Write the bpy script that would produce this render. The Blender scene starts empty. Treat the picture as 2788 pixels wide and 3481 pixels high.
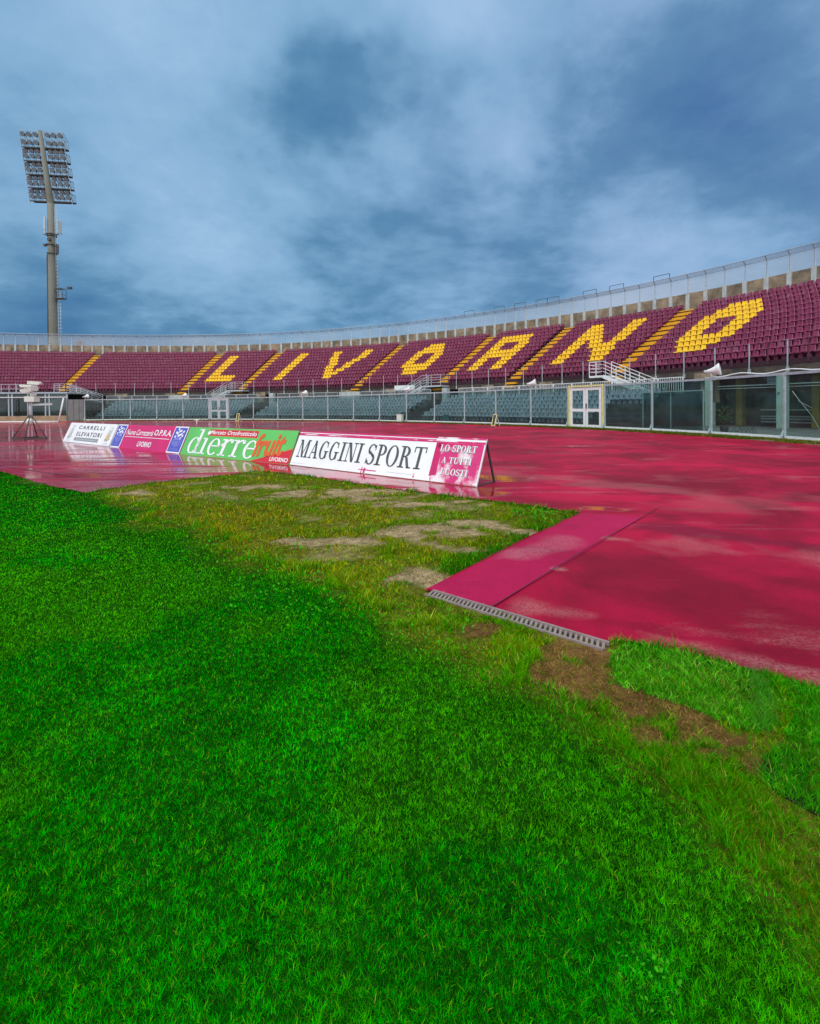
import bpy, bmesh, math, random
import numpy as np
from mathutils import Vector, Matrix
C = bpy.context.scene
COL = C.collection
rnd = random.Random(7)
R = math.radians

# ------------------------------------------------------------------ camera
cam_d = bpy.data.cameras.new("camera")
cam = bpy.data.objects.new("camera", cam_d)
COL.objects.link(cam)
H_EYE = 1.3137
PIT, ROLL = 0.0131, 0.0085
rt = Vector((1, 0, 0)); up = Vector((0, math.sin(PIT), math.cos(PIT))); fw = Vector((0, math.cos(PIT), -math.sin(PIT)))
cx_ = rt * math.cos(ROLL) - up * math.sin(ROLL)
cy_ = rt * math.sin(ROLL) + up * math.cos(ROLL)
m4 = Matrix((cx_, cy_, -fw)).transposed().to_4x4()
m4.translation = Vector((0, 0, H_EYE))
cam.matrix_world = m4
cam_d.sensor_fit = 'VERTICAL'
cam_d.sensor_height = 36.0
cam_d.sensor_width = 36.0
cam_d.lens = 36.0 * 1672.65 / 3481
cam_d.shift_y = -(1740.5 - 1403.24) / 3481
cam_d.clip_start = 0.05
cam_d.clip_end = 3000
C.camera = cam

# ------------------------------------------------------------------ world: overcast sky with broken clouds
SUN_EL, SUN_ROT = 52, 215      # high, behind and left of the camera
W = bpy.data.worlds.new("World"); C.world = W; W.use_nodes = True
nt = W.node_tree; nt.nodes.clear(); N = nt.nodes; LK = nt.links
def mnode(op, a, b=None, c=None, clamp=False):
    n = N.new('ShaderNodeMath'); n.operation = op; n.use_clamp = clamp
    for i, v in enumerate((a, b, c)):
        if v is None: continue
        if isinstance(v, (int, float)): n.inputs[i].default_value = v
        else: LK.new(v, n.inputs[i])
    return n.outputs[0]
def vdot(a, vec):
    n = N.new('ShaderNodeVectorMath'); n.operation = 'DOT_PRODUCT'
    LK.new(a, n.inputs[0]); n.inputs[1].default_value = vec
    return n.outputs['Value']
tc = N.new('ShaderNodeTexCoord'); DIR = tc.outputs['Generated']
sep = N.new('ShaderNodeSeparateXYZ'); LK.new(DIR, sep.inputs[0])
zc = mnode('ADD', mnode('MAXIMUM', sep.outputs[2], 0.0), 0.22)
comb = N.new('ShaderNodeCombineXYZ')
LK.new(mnode('DIVIDE', sep.outputs[0], zc), comb.inputs[0]); LK.new(mnode('DIVIDE', sep.outputs[1], zc), comb.inputs[1])
def wnoise(vec, scale, detail, rough, dist=0.0):
    n = N.new('ShaderNodeTexNoise'); n.inputs['Scale'].default_value = scale; n.inputs['Detail'].default_value = detail
    n.inputs['Roughness'].default_value = rough; n.inputs['Distortion'].default_value = dist
    LK.new(vec, n.inputs['Vector']); return n
n1 = wnoise(comb.outputs[0], 1.35, 8, 0.60, 0.25)
n2 = wnoise(comb.outputs[0], 3.6, 6, 0.62, 0.15)
# wispy distortion of the direction before the large cloud masses
nd = wnoise(DIR, 2.6, 4, 0.6)
vs = N.new('ShaderNodeVectorMath'); vs.operation = 'SUBTRACT'; LK.new(nd.outputs['Color'], vs.inputs[0]); vs.inputs[1].default_value = (.5, .5, .5)
vm = N.new('ShaderNodeVectorMath'); vm.operation = 'SCALE'; LK.new(vs.outputs[0], vm.inputs[0]); vm.inputs['Scale'].default_value = 0.42
va = N.new('ShaderNodeVectorMath'); va.operation = 'ADD'; LK.new(DIR, va.inputs[0]); LK.new(vm.outputs[0], va.inputs[1])
vn = N.new('ShaderNodeVectorMath'); vn.operation = 'NORMALIZE'; LK.new(va.outputs[0], vn.inputs[0])
# cloud masses: direction (x, y, z), width in radians, darker (-) or lighter (+)
MASSES = [((-.12, .85, .50), .12, -.52), ((.02, .86, .50), .11, -.40), ((.42, .78, .47), .22, -.44), ((.62, .70, .36), .17, -.26),
          ((0.0, .94, .33), .17, -.22), ((-.15, .94, .28), .10, -.10), ((.23, .92, .26), .13, -.16),
          ((-.42, .76, .52), .30, .16), ((-.03, .88, .435), .085, .46), ((.20, .87, .42), .09, .38), ((.40, .84, .36), .09, .18),
          ((.25, .80, .56), .12, .10), ((.05, .74, .62), .14, .24), ((.55, .68, .52), .13, .28), ((-.30, .92, .28), .16, .16), ((-.60, .80, .08), .20, -.62), ((-.35, .93, .06), .20, -.50), ((0, 1, .08), .2, -.22),
          ((-.66, .74, .16), .10, .22), ((.05, .98, .17), .10, .14), ((.42, .86, .24), .10, .14)]
acc = mnode('ADD', mnode('MULTIPLY', n1.outputs['Fac'], 1.15), mnode('MULTIPLY', n2.outputs['Fac'], 0.48))
n3 = wnoise(comb.outputs[0], 9.0, 6, 0.6, 0.1)
acc = mnode('ADD', acc, mnode('MULTIPLY', mnode('SUBTRACT', n3.outputs['Fac'], .5), .14))
acc = mnode('ADD', acc, -0.12)
for d, wd, amp in MASSES:
    v = Vector(d).normalized()
    q = mnode('MULTIPLY', mnode('SUBTRACT', 1.0, vdot(vn.outputs[0], v)), -2.0 / (wd * wd))
    acc = mnode('ADD', acc, mnode('MULTIPLY', mnode('EXPONENT', q), amp * .95))
ramp = N.new('ShaderNodeValToRGB'); LK.new(acc, ramp.inputs[0])
cr = ramp.color_ramp
cr.elements[0].position = 0.10; cr.elements[0].color = (.060, .190, .385, 1)
cr.elements[1].position = 0.95; cr.elements[1].color = (.35, .56, .80, 1)
e = cr.elements.new(0.38); e.color = (.110, .275, .470, 1)
e = cr.elements.new(0.62); e.color = (.225, .430, .665, 1)
# unseen sky overhead and behind the camera is brightened to light the ground
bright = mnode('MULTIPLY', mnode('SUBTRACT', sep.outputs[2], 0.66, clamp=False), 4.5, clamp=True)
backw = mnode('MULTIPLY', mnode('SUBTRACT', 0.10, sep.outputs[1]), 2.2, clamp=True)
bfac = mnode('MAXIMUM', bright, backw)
nl = wnoise(DIR, 1.7, 3, .5)
lavf = mnode('MULTIPLY', mnode('MULTIPLY', mnode('SUBTRACT', nl.outputs['Fac'], .42), 3.2, clamp=True), mnode('MULTIPLY', mnode('ADD', sep.outputs[0], .15), 1.1, clamp=True), clamp=True)
lav = N.new('ShaderNodeMix'); lav.data_type = 'RGBA'; lav.blend_type = 'MULTIPLY'; LK.new(lavf, lav.inputs['Factor']); LK.new(ramp.outputs['Color'], lav.inputs['A']); lav.inputs['B'].default_value = (1.32, .95, 1.06, 1)
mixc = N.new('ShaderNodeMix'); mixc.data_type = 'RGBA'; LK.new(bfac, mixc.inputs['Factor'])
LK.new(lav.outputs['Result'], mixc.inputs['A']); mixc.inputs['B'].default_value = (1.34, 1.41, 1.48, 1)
sky = N.new('ShaderNodeTexSky'); sky.sky_type = 'NISHITA'; sky.sun_disc = False
sky.sun_elevation = R(SUN_EL); sky.sun_rotation = R(SUN_ROT)
bg1 = N.new('ShaderNodeBackground'); LK.new(sky.outputs[0], bg1.inputs[0]); bg1.inputs[1].default_value = 0.05
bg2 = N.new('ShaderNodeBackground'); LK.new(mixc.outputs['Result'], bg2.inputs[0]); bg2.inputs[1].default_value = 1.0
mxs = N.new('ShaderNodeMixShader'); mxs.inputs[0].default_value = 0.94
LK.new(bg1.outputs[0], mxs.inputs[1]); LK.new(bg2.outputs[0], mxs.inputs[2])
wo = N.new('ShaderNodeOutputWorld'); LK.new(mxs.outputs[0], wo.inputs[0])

sun_d = bpy.data.lights.new("sun", 'SUN'); sun_d.energy = 1.3; sun_d.angle = R(18); sun_d.color = (1, .96, .9)
sun = bpy.data.objects.new("sun", sun_d); COL.objects.link(sun)
sun.rotation_euler = Vector((math.sin(R(SUN_ROT)) * math.cos(R(SUN_EL)), math.cos(R(SUN_ROT)) * math.cos(R(SUN_EL)), math.sin(R(SUN_EL)))).to_track_quat('Z', 'Y').to_euler()
C.view_settings.view_transform = 'Standard'; C.view_settings.look = 'None'
C.view_settings.exposure = 0.0; C.view_settings.gamma = 1.0
C.cycles.max_bounces = 8; C.cycles.transparent_max_bounces = 16
C.cycles.use_denoising = True

# ------------------------------------------------------------------ helpers
class MB:
    """Collects shapes in world space; build() links them as ONE mesh object."""
    def __init__(s): s.v = []; s.f = []; s.m = []; s.smooth = []
    def add(s, verts, faces, mi=0, smooth=False):
        o = len(s.v); s.v.extend([tuple(p) for p in verts])
        for f in faces: s.f.append(tuple(i + o for i in f)); s.m.append(mi); s.smooth.append(smooth)
        return s
    def hexa(s, p, mi=0):     # p: 4 bottom + 4 top corners
        return s.add(p, [(3, 2, 1, 0), (4, 5, 6, 7), (0, 1, 5, 4), (1, 2, 6, 5), (2, 3, 7, 6), (3, 0, 4, 7)], mi)
    def box(s, c, sz, mi=0, ax=None):
        ax = ax or (Vector((1, 0, 0)), Vector((0, 1, 0)), Vector((0, 0, 1)))
        c = Vector(c); X, Y, Z = ax[0] * sz[0] / 2, ax[1] * sz[1] / 2, ax[2] * sz[2] / 2
        return s.hexa([c - X - Y - Z, c + X - Y - Z, c + X + Y - Z, c - X + Y - Z, c - X - Y + Z, c + X - Y + Z, c + X + Y + Z, c - X + Y + Z], mi)
    def tube(s, pts, r, n=8, mi=0, caps=True, smooth=True):
        pts = [Vector(p) for p in pts]; rs = r if isinstance(r, (list, tuple)) else [r] * len(pts)
        o = len(s.v); prev = None
        for i, p in enumerate(pts):
            t = (pts[min(i + 1, len(pts) - 1)] - pts[max(i - 1, 0)]).normalized()
            a = prev if prev is not None else (Vector((0, 0, 1)) if abs(t.z) < .9 else Vector((1, 0, 0)))
            a = (a - t * a.dot(t)).normalized(); b = t.cross(a); prev = a
            for k in range(n):
                w = 2 * math.pi * k / n; s.v.append(tuple(p + (a * math.cos(w) + b * math.sin(w)) * rs[i]))
        for i in range(len(pts) - 1):
            for k in range(n):
                s.f.append((o + i * n + k, o + i * n + (k + 1) % n, o + (i + 1) * n + (k + 1) % n, o + (i + 1) * n + k)); s.m.append(mi); s.smooth.append(smooth)
        if caps:
            s.f.append(tuple(o + k for k in reversed(range(n)))); s.m.append(mi); s.smooth.append(False)
            e = o + (len(pts) - 1) * n; s.f.append(tuple(e + k for k in range(n))); s.m.append(mi); s.smooth.append(False)
        return s
    def bar(s, a, b, w, h=None, mi=0, upv=(0, 0, 1)):
        a, b = Vector(a), Vector(b); t = (b - a); L = t.length; t /= L
        u = Vector(upv)
        if abs(t.dot(u)) > .95: u = Vector((1, 0, 0))
        y = u.cross(t).normalized(); z = t.cross(y)
        return s.box((a + b) / 2, (L, w, h or w), mi, (t, y, z))
    def build(s, name, mats, parent=None):
        me = bpy.data.meshes.new(name)
        org = parent.matrix_world.translation if parent is not None else Vector((0, 0, 0))
        if parent is not None:
            p = parent; org = Vector((0, 0, 0))
            while p is not None: org = org + p.location; p = p.parent
        me.from_pydata([(x - org.x, y - org.y, z - org.z) for x, y, z in s.v], [], s.f)
        for m in (mats if isinstance(mats, (list, tuple)) else [mats]): me.materials.append(m)
        me.polygons.foreach_set('material_index', s.m); me.polygons.foreach_set('use_smooth', s.smooth)
        me.update()
        o = bpy.data.objects.new(name, me); COL.objects.link(o)
        if parent is not None: o.parent = parent
        return o

def tag(o, label=None, cat=None, group=None, kind=None):
    if label: o['label'] = label
    if cat: o['category'] = cat
    if group: o['group'] = group
    if kind: o['kind'] = kind
    return o
def thing(name, label, cat, loc=(0, 0, 0), group=None):
    o = bpy.data.objects.new(name, None); o.empty_display_size = .2; COL.objects.link(o); o.location = loc
    return tag(o, label, cat, group)

def pmat(name, col, rough=.6, var=.18, scale=4.0, metal=0.0, bump=0.0, col2=None, sc2=None, thr=(.45, .65), spec=.5, detail=6):
    """Principled with noise-driven colour variation, optional stains (col2) and bump."""
    m = bpy.data.materials.new(name); m.use_nodes = True
    t = m.node_tree; n = t.nodes; l = t.links; b = n['Principled BSDF']
    b.inputs['Roughness'].default_value = rough; b.inputs['Metallic'].default_value = metal
    b.inputs['Specular IOR Level'].default_value = spec
    g = n.new('ShaderNodeNewGeometry')
    nz = n.new('ShaderNodeTexNoise'); nz.inputs['Scale'].default_value = scale; nz.inputs['Detail'].default_value = detail
    l.new(g.outputs['Position'], nz.inputs['Vector'])
    r = n.new('ShaderNodeValToRGB'); l.new(nz.outputs['Fac'], r.inputs[0])
    r.color_ramp.elements[0].position = .3; r.color_ramp.elements[1].position = .7
    r.color_ramp.elements[0].color = (*[c * (1 - var) for c in col], 1); r.color_ramp.elements[1].color = (*[min(1, c * (1 + var)) for c in col], 1)
    out = r.outputs[0]
    if col2:
        n2 = n.new('ShaderNodeTexNoise'); n2.inputs['Scale'].default_value = sc2 or scale * .4; n2.inputs['Detail'].default_value = 8; n2.inputs['Roughness'].default_value = .65
        l.new(g.outputs['Position'], n2.inputs['Vector'])
        mr = n.new('ShaderNodeMapRange'); mr.inputs['From Min'].default_value = thr[0]; mr.inputs['From Max'].default_value = thr[1]
        l.new(n2.outputs['Fac'], mr.inputs['Value'])
        mx = n.new('ShaderNodeMix'); mx.data_type = 'RGBA'; l.new(mr.outputs[0], mx.inputs['Factor']); l.new(out, mx.inputs['A']); mx.inputs['B'].default_value = (*col2, 1)
        out = mx.outputs['Result']
    l.new(out, b.inputs['Base Color'])
    if bump:
        bp = n.new('ShaderNodeBump'); bp.inputs['Strength'].default_value = bump; bp.inputs['Distance'].default_value = .02
        l.new(nz.outputs['Fac'], bp.inputs['Height']); l.new(bp.outputs[0], b.inputs['Normal'])
    return m

def clearmat(name, tint, dirt, glossf=.10, dirtf=.12, scale=2.0, rough=.04):
    """Dirty see-through sheet: tinted transparency + a film of dirt + reflection."""
    m = bpy.data.materials.new(name); m.use_nodes = True
    t = m.node_tree; n = t.nodes; l = t.links; n.clear()
    o = n.new('ShaderNodeOutputMaterial'); tr = n.new('ShaderNodeBsdfTransparent'); tr.inputs[0].default_value = (*tint, 1)
    df = n.new('ShaderNodeBsdfDiffuse'); df.inputs[0].default_value = (*dirt, 1)
    gl = n.new('ShaderNodeBsdfGlossy'); gl.inputs['Roughness'].default_value = rough
    g = n.new('ShaderNodeNewGeometry'); nz = n.new('ShaderNodeTexNoise'); nz.inputs['Scale'].default_value = scale; nz.inputs['Detail'].default_value = 8
    l.new(g.outputs['Position'], nz.inputs['Vector'])
    mr = n.new('ShaderNodeMapRange'); mr.inputs['From Min'].default_value = .35; mr.inputs['From Max'].default_value = .75
    mr.inputs['To Min'].default_value = dirtf * .4; mr.inputs['To Max'].default_value = dirtf * 1.8
    l.new(nz.outputs['Fac'], mr.inputs['Value'])
    m1 = n.new('ShaderNodeMixShader'); l.new(mr.outputs[0], m1.inputs[0]); l.new(tr.outputs[0], m1.inputs[1]); l.new(df.outputs[0], m1.inputs[2])
    m2 = n.new('ShaderNodeMixShader'); m2.inputs[0].default_value = glossf; l.new(m1.outputs[0], m2.inputs[1]); l.new(gl.outputs[0], m2.inputs[2])
    l.new(m2.outputs[0], o.inputs[0]); return m

M = dict(
    steel=pmat('galvanised_steel', (.42, .47, .50), .45, .15, 6, .35, col2=(.30, .27, .24), sc2=5, thr=(.6, .8)),
    bluesteel=pmat('blue_grey_steel', (.36, .44, .50), .5, .12, 5, .2),
    darksteel=pmat('dark_steel', (.07, .06, .055), .5, .2, 8, .3),
    whitepaint=pmat('white_paint', (.74, .76, .76), .45, .08, 5, col2=(.52, .50, .46), sc2=3, thr=(.6, .85)),
    greypaint=pmat('grey_paint', (.45, .49, .51), .5, .10, 5),
    concrete=pmat('old_concrete', (.31, .235, .155), .85, .25, 1.6, col2=(.10, .085, .06), sc2=.9, thr=(.42, .66), bump=.3),
    paleconcrete=pmat('pale_concrete', (.42, .46, .46), .8, .15, 2.5, col2=(.26, .27, .26), sc2=1.5, thr=(.5, .75)),
    greenpillar=pmat('pale_green_pillar', (.45, .55, .47), .75, .12, 2.5, col2=(.26, .30, .26), sc2=2, thr=(.55, .8)),
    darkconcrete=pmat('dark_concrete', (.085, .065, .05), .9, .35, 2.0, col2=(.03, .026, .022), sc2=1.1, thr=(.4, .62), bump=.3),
    terrace=pmat('terrace_paint_shaded', (.030, .006, .013), .75, .3, 1.5, col2=(.12, .06, .075), sc2=2.2, thr=(.62, .82)),  # maroon taken near black to imitate shade between the seat rows
    lowterrace=pmat('grey_terrace', (.028, .032, .034), .8, .2, 2, col2=(.09, .10, .10), sc2=1.5, thr=(.5, .7)),
    yellowstep=pmat('yellow_step_paint', (.66, .33, .004), .6, .14, 3, col2=(.36, .19, .03), sc2=2.4, thr=(.60, .82)),
    floor=pmat('apron_concrete', (.22, .22, .21), .6, .2, 1.2, col2=(.12, .12, .12), sc2=.8, thr=(.45, .65)),
    black=pmat('dark_void', (.015, .016, .016), .9, .2, 2),  # near-black stands in for darkness inside tunnels, entrance and drain
    yellowseat=pmat('yellow_plastic', (.88, .52, .004), .42, .14, 2.5, col2=(.66, .34, .01), sc2=1.1, thr=(.5, .75)),
    maroonseat=pmat('maroon_plastic', (.185, .012, .058), .42, .36, 4.2, col2=(.28, .095, .155), sc2=1.6, thr=(.52, .74)),
    greyseat=pmat('grey_plastic', (.27, .30, .36), .35, .35, 5.0, col2=(.13, .145, .17), sc2=2.2, thr=(.50, .70)),
    yellowframe=pmat('yellow_gate_paint', (.64, .62, .27), .5, .12, 4),
    glass=clearmat('screen_glass', (.60, .73, .71), (.22, .28, .27), .028, .06, 1.3),
    tealglass=clearmat('teal_glass', (.30, .55, .53), (.12, .20, .20), .08, .10, 1.5),
    mesh=clearmat('fine_wire_mesh', (.93, .94, .95), (.58, .61, .62), 0.0, .33, .03),
    mast=pmat('mast_concrete', (.185, .19, .16), .75, .12, .35, col2=(.14, .125, .09), sc2=.25, thr=(.5, .8)),
    lampblack=pmat('lamp_housing', (.035, .038, .045), .4, .2, 6, .4),
    lampglass=pmat('lamp_glass', (.26, .29, .32), .25, .1, 6, .2),
    darkglass=clearmat('dark_glass', (.42, .56, .55), (.10, .14, .14), .05, .06, 1.5),
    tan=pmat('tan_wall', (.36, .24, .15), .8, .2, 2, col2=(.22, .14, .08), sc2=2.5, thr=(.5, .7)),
    ivory=pmat('ivory_plastic', (.66, .66, .60), .4, .06, 6),
    ink=pmat('dark_ink', (.02, .022, .025), .5, .1, 5),
    white=pmat('board_white', (.80, .82, .84), .35, .05, 3, col2=(.62, .62, .64), sc2=2.2, thr=(.62, .85)),
    magenta=pmat('board_magenta', (.56, .0045, .125), .38, .1, 1.5, col2=(.46, .012, .12), sc2=2, thr=(.5, .75)),
    palepink=pmat('patchy_magenta', (.60, .02, .17), .45, .1, 2, col2=(.78, .72, .76), sc2=1.7, thr=(.47, .58)),  # pale patches paint the glare on the long board's magenta end
    green=pmat('board_green', (.115, .50, .105), .4, .08, 1.5),
    red=pmat('board_red', (.56, .012, .028), .4, .08, 2),
    orange=pmat('board_orange', (.66, .10, .012), .4, .06, 3),
    blue=pmat('board_blue', (.075, .085, .46), .4, .08, 3),
    lightblue=pmat('board_light_blue', (.25, .27, .68), .4, .05, 3),
    letter=pmat('letter_grey', (.062, .072, .075), .55, .2, 4),
    greyprint=pmat('print_grey', (.26, .29, .31), .5, .1, 5),
    paleprint=pmat('print_pale', (.52, .53, .52), .5, .08, 5),
    goldprint=pmat('print_gold', (.62, .46, .20), .5, .12, 9),
    rust=pmat('rust', (.18, .07, .03), .8, .3, 9),
    foliage=pmat('foliage', (.05, .14, .03), .6, .4, 5),
    tealbox=pmat('teal_plastic', (.03, .22, .25), .5, .1, 4),
)

# ------------------------------------------------------------------ the curve of the stand: a path with an offset
KS = [-0.017516321977209072, 0.009308599761450318, -0.02745376258888051, -0.028028053126865144, 0.030889092812649576]
PX0, PY0, PTH0 = -32.71713167259958, 54.23203442222611, -0.022196997891392792
S_ = np.linspace(-40, 95, 2161)
u_ = (np.clip(S_, -12, 64) - 25) / 40
k_ = sum(c * u_ ** i for i, c in enumerate(KS))
k_ = np.where(S_ > 64, np.maximum(k_, -.02), k_); k_ = np.where(S_ < -12, -0.01, k_)
def cum(a): return np.concatenate([[0], np.cumsum((a[1:] + a[:-1]) / 2 * np.diff(S_))])
TH_ = cum(k_); TH_ += PTH0 - np.interp(0, S_, TH_)
X_ = cum(np.cos(TH_)); Y_ = cum(np.sin(TH_))
X_ += PX0 - np.interp(0, S_, X_); Y_ += PY0 - np.interp(0, S_, Y_)
def that(s): return float(np.interp(s, S_, TH_))
def kat(s): return float(np.interp(s, S_, k_))
def P(s, d, z):
    t = that(s)
    return Vector((float(np.interp(s, S_, X_)) - math.sin(t) * d, float(np.interp(s, S_, Y_)) + math.cos(t) * d, z))
def axes(s):
    t = that(s); return (Vector((math.cos(t), math.sin(t), 0)), Vector((-math.sin(t), math.cos(t), 0)), Vector((0, 0, 1)))
def sweep(mb, prof, s0, s1, step=1.0, mi=0, closed=True, ends=True):
    """A (d, z) outline swept along the curve."""
    n = max(1, int(round((s1 - s0) / step))); o = len(mb.v); k = len(prof)
    for i in range(n + 1):
        s = s0 + (s1 - s0) * i / n
        for d, z in prof: mb.v.append(tuple(P(s, d, z)))
    for i in range(n):
        for j in range(k if closed else k - 1):
            a = o + i * k + j; b = o + i * k + (j + 1) % k
            mb.f.append((a, a + k, b + k, b)); mb.m.append(mi); mb.smooth.append(False)
    if ends and closed:
        mb.f.append(tuple(o + j for j in range(k))); mb.m.append(mi); mb.smooth.append(False)
        mb.f.append(tuple(o + n * k + j for j in reversed(range(k)))); mb.m.append(mi); mb.smooth.append(False)
    return mb
def sbox(mb, s0, s1, d0, d1, z0, z1, mi=0, step=1.0): return sweep(mb, [(d0, z0), (d1, z0), (d1, z1), (d0, z1)], s0, s1, step, mi)
def ordn(n):
    W1 = 'zeroth first second third fourth fifth sixth seventh eighth ninth tenth eleventh twelfth thirteenth fourteenth fifteenth sixteenth seventeenth eighteenth nineteenth'.split()
    T = {2: 'twenty', 3: 'thirty', 4: 'forty', 5: 'fifty', 6: 'sixty', 7: 'seventy'}
    if n < 20: return W1[n]
    return (T[n // 10][:-1] + 'ieth') if n % 10 == 0 else T[n // 10] + '-' + W1[n % 10]

# ------------------------------------------------------------------ ground, track
def poly_sheet(name, pts, z, mat):
    bm = bmesh.new(); vs = [bm.verts.new((x, y, z)) for x, y in pts]
    f = bm.faces.new(vs); bmesh.ops.recalc_face_normals(bm, faces=[f])
    if f.normal.z < 0: f.normal_flip()
    bmesh.ops.triangulate(bm, faces=[f])
    me = bpy.data.meshes.new(name); bm.to_mesh(me); bm.free(); me.materials.append(mat)
    o = bpy.data.objects.new(name, me); COL.objects.link(o); return o
gm = pmat('far_ground', (.12, .11, .08), .9, .3, .2)
tag(poly_sheet('ground', [(-900, -400), (900, -400), (900, 900), (-900, 900)], -.08, gm), 'bare ground reaching beyond the stadium', kind='structure')

def track_material(name, colA, colB, stain, wet_bias):
    m = bpy.data.materials.new(name); m.use_nodes = True
    t = m.node_tree; n = t.nodes; l = t.links; b = n['Principled BSDF']
    g = n.new('ShaderNodeNewGeometry'); sp = n.new('ShaderNodeSeparateXYZ'); l.new(g.outputs['Position'], sp.inputs[0])
    def mth(op, a, bb=None, clamp=False):
        q = n.new('ShaderNodeMath'); q.operation = op; q.use_clamp = clamp
        for i, v in enumerate((a, bb)):
            if v is None: continue
            if isinstance(v, (int, float)): q.inputs[i].default_value = v
            else: l.new(v, q.inputs[i])
        return q.outputs[0]
    def nz(scale, detail=6, rough=.6, stretch=None, dist=0.0, off=0):
        q = n.new('ShaderNodeTexNoise'); q.inputs['Scale'].default_value = scale; q.inputs['Detail'].default_value = detail
        q.inputs['Roughness'].default_value = rough; q.inputs['Distortion'].default_value = dist
        mp = n.new('ShaderNodeMapping'); mp.inputs['Scale'].default_value = stretch or (1, 1, 1); mp.inputs['Location'].default_value = (off, off * .7, 0)
        l.new(g.outputs['Position'], mp.inputs[0]); l.new(mp.outputs[0], q.inputs['Vector']); return q.outputs['Fac']
    def rng(v, a, b2, lo=0, hi=1):
        q = n.new('ShaderNodeMapRange'); q.inputs['From Min'].default_value = a; q.inputs['From Max'].default_value = b2
        q.inputs['To Min'].default_value = lo; q.inputs['To Max'].default_value = hi; l.new(v, q.inputs['Value']); return q.outputs[0]
    def mix(f, a, bb):
        q = n.new('ShaderNodeMix'); q.data_type = 'RGBA'; l.new(f, q.inputs['Factor'])
        for k, v in (('A', a), ('B', bb)):
            if isinstance(v, tuple): q.inputs[k].default_value = (*v, 1)
            else: l.new(v, q.inputs[k])
        return q.outputs['Result']
    big = rng(nz(.55, 5, .6, (1, .8, 1), .5), .38, .62)
    fine = rng(nz(140, 2, .5), .3, .7)
    col = mix(big, colA, colB)
    col = mix(rng(nz(1.3, 7, .6, (.7, 1.4, 1), .8, 12.4), .50, .66, 0, .55), col, tuple(c * .55 for c in colA))
    col = mix(mth('MULTIPLY', fine, .6), col, tuple(c * .35 for c in colA))
    st = rng(nz(.8, 8, .62, (.8, 1.5, 1), .6, 4.3), .57, .72)
    speck = rng(nz(60, 3, .6), .35, .65)
    col = mix(mth('MULTIPLY', mth('MULTIPLY', st, speck), .42), col, stain)
    # stains with their own outlines: dried dirt beside the runway, spots, dusty turf edge
    dn = n.new('ShaderNodeTexNoise'); dn.inputs['Scale'].default_value = 1.1; dn.inputs['Detail'].default_value = 6; l.new(g.outputs['Position'], dn.inputs['Vector'])
    dv = rng(dn.outputs['Fac'], .3, .7, -1.1, 1.1); stn = None
    for (ax, ay), (bx, by), w, amt in (((2.3, 4.45), (4.3, 3.75), .34, .50), ((1.13, 3.86), (1.18, 3.86), .08, .8), ((1.93, 4.74), (2.05, 4.70), .14, .8), ((.95, 4.2), (1.5, 4.75), .18, .28), ((1.30, 2.78), (1.75, 2.45), .12, .55), ((1.75, 2.45), (2.3, 1.95), .08, .5), ((.75, 3.12), (1.1, 3.0), .12, .5), ((1.8, 9.4), (4.2, 6.9), .5, .32), ((3.6, 6.4), (7.0, 6.6), .5, .22), ((2.6, 5.2), (5.2, 3.0), .25, -1.0)):
        dx, dy = bx - ax, by - ay; L2 = dx * dx + dy * dy
        px_, py_ = mth('SUBTRACT', sp.outputs[0], ax), mth('SUBTRACT', sp.outputs[1], ay)
        tt = mth('DIVIDE', mth('ADD', mth('MULTIPLY', px_, dx), mth('MULTIPLY', py_, dy)), L2, True)
        qx, qy = mth('SUBTRACT', px_, mth('MULTIPLY', tt, dx)), mth('SUBTRACT', py_, mth('MULTIPLY', tt, dy))
        ds = mth('ADD', mth('SQRT', mth('ADD', mth('MULTIPLY', qx, qx), mth('MULTIPLY', qy, qy))), mth('MULTIPLY', dv, w))
        v = rng(ds, w * 1.1, w * .2, 0, abs(amt))
        if amt < 0: col = mix(mth('MULTIPLY', v, .7), col, (.15, .004, .022))
        else: stn = v if stn is None else mth('MAXIMUM', stn, v)
    col = mix(mth('MULTIPLY', stn, rng(nz(55, 5, .75), .40, .58, .10, .85)), col, stain)
    l.new(col, b.inputs['Base Color'])
    # standing water: long streaks lying across the view on the left, drying out towards the right
    streak = nz(.5, 7, .66, (.30, 4.2, 1), .25, 1.7)
    puddle = nz(.35, 5, .55, (.6, 1.0, 1), .3, 8.1)
    pos = mth('ADD', rng(sp.outputs[0], -9.0, 3.0, .075, -.06), rng(sp.outputs[1], 26, 60, 0, -.05))
    pz = None
    for (ax, ay), (bx, by), w in (((-1.9, 9.75), (1.0, 7.35), .42), ((1.2, 9.0), (1.8, 8.7), .35), ((2.25, 6.15), (2.55, 6.05), .16), ((-6.4, 13.2), (-2.8, 10.5), .5)):
        dx, dy = bx - ax, by - ay; L2 = dx * dx + dy * dy
        px_, py_ = mth('SUBTRACT', sp.outputs[0], ax), mth('SUBTRACT', sp.outputs[1], ay)
        tt = mth('DIVIDE', mth('ADD', mth('MULTIPLY', px_, dx), mth('MULTIPLY', py_, dy)), L2, True)
        qx, qy = mth('SUBTRACT', px_, mth('MULTIPLY', tt, dx)), mth('SUBTRACT', py_, mth('MULTIPLY', tt, dy))
        v = rng(mth('SQRT', mth('ADD', mth('MULTIPLY', qx, qx), mth('MULTIPLY', qy, qy))), w * 1.3, w * .3, 0, .16)
        pz = v if pz is None else mth('MAXIMUM', pz, v)
    pos = mth('ADD', pos, pz)
    wet = rng(mth('ADD', mth('ADD', mth('MULTIPLY', streak, .75), mth('MULTIPLY', puddle, .25)), mth('ADD', pos, wet_bias)), .51, .57)
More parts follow.
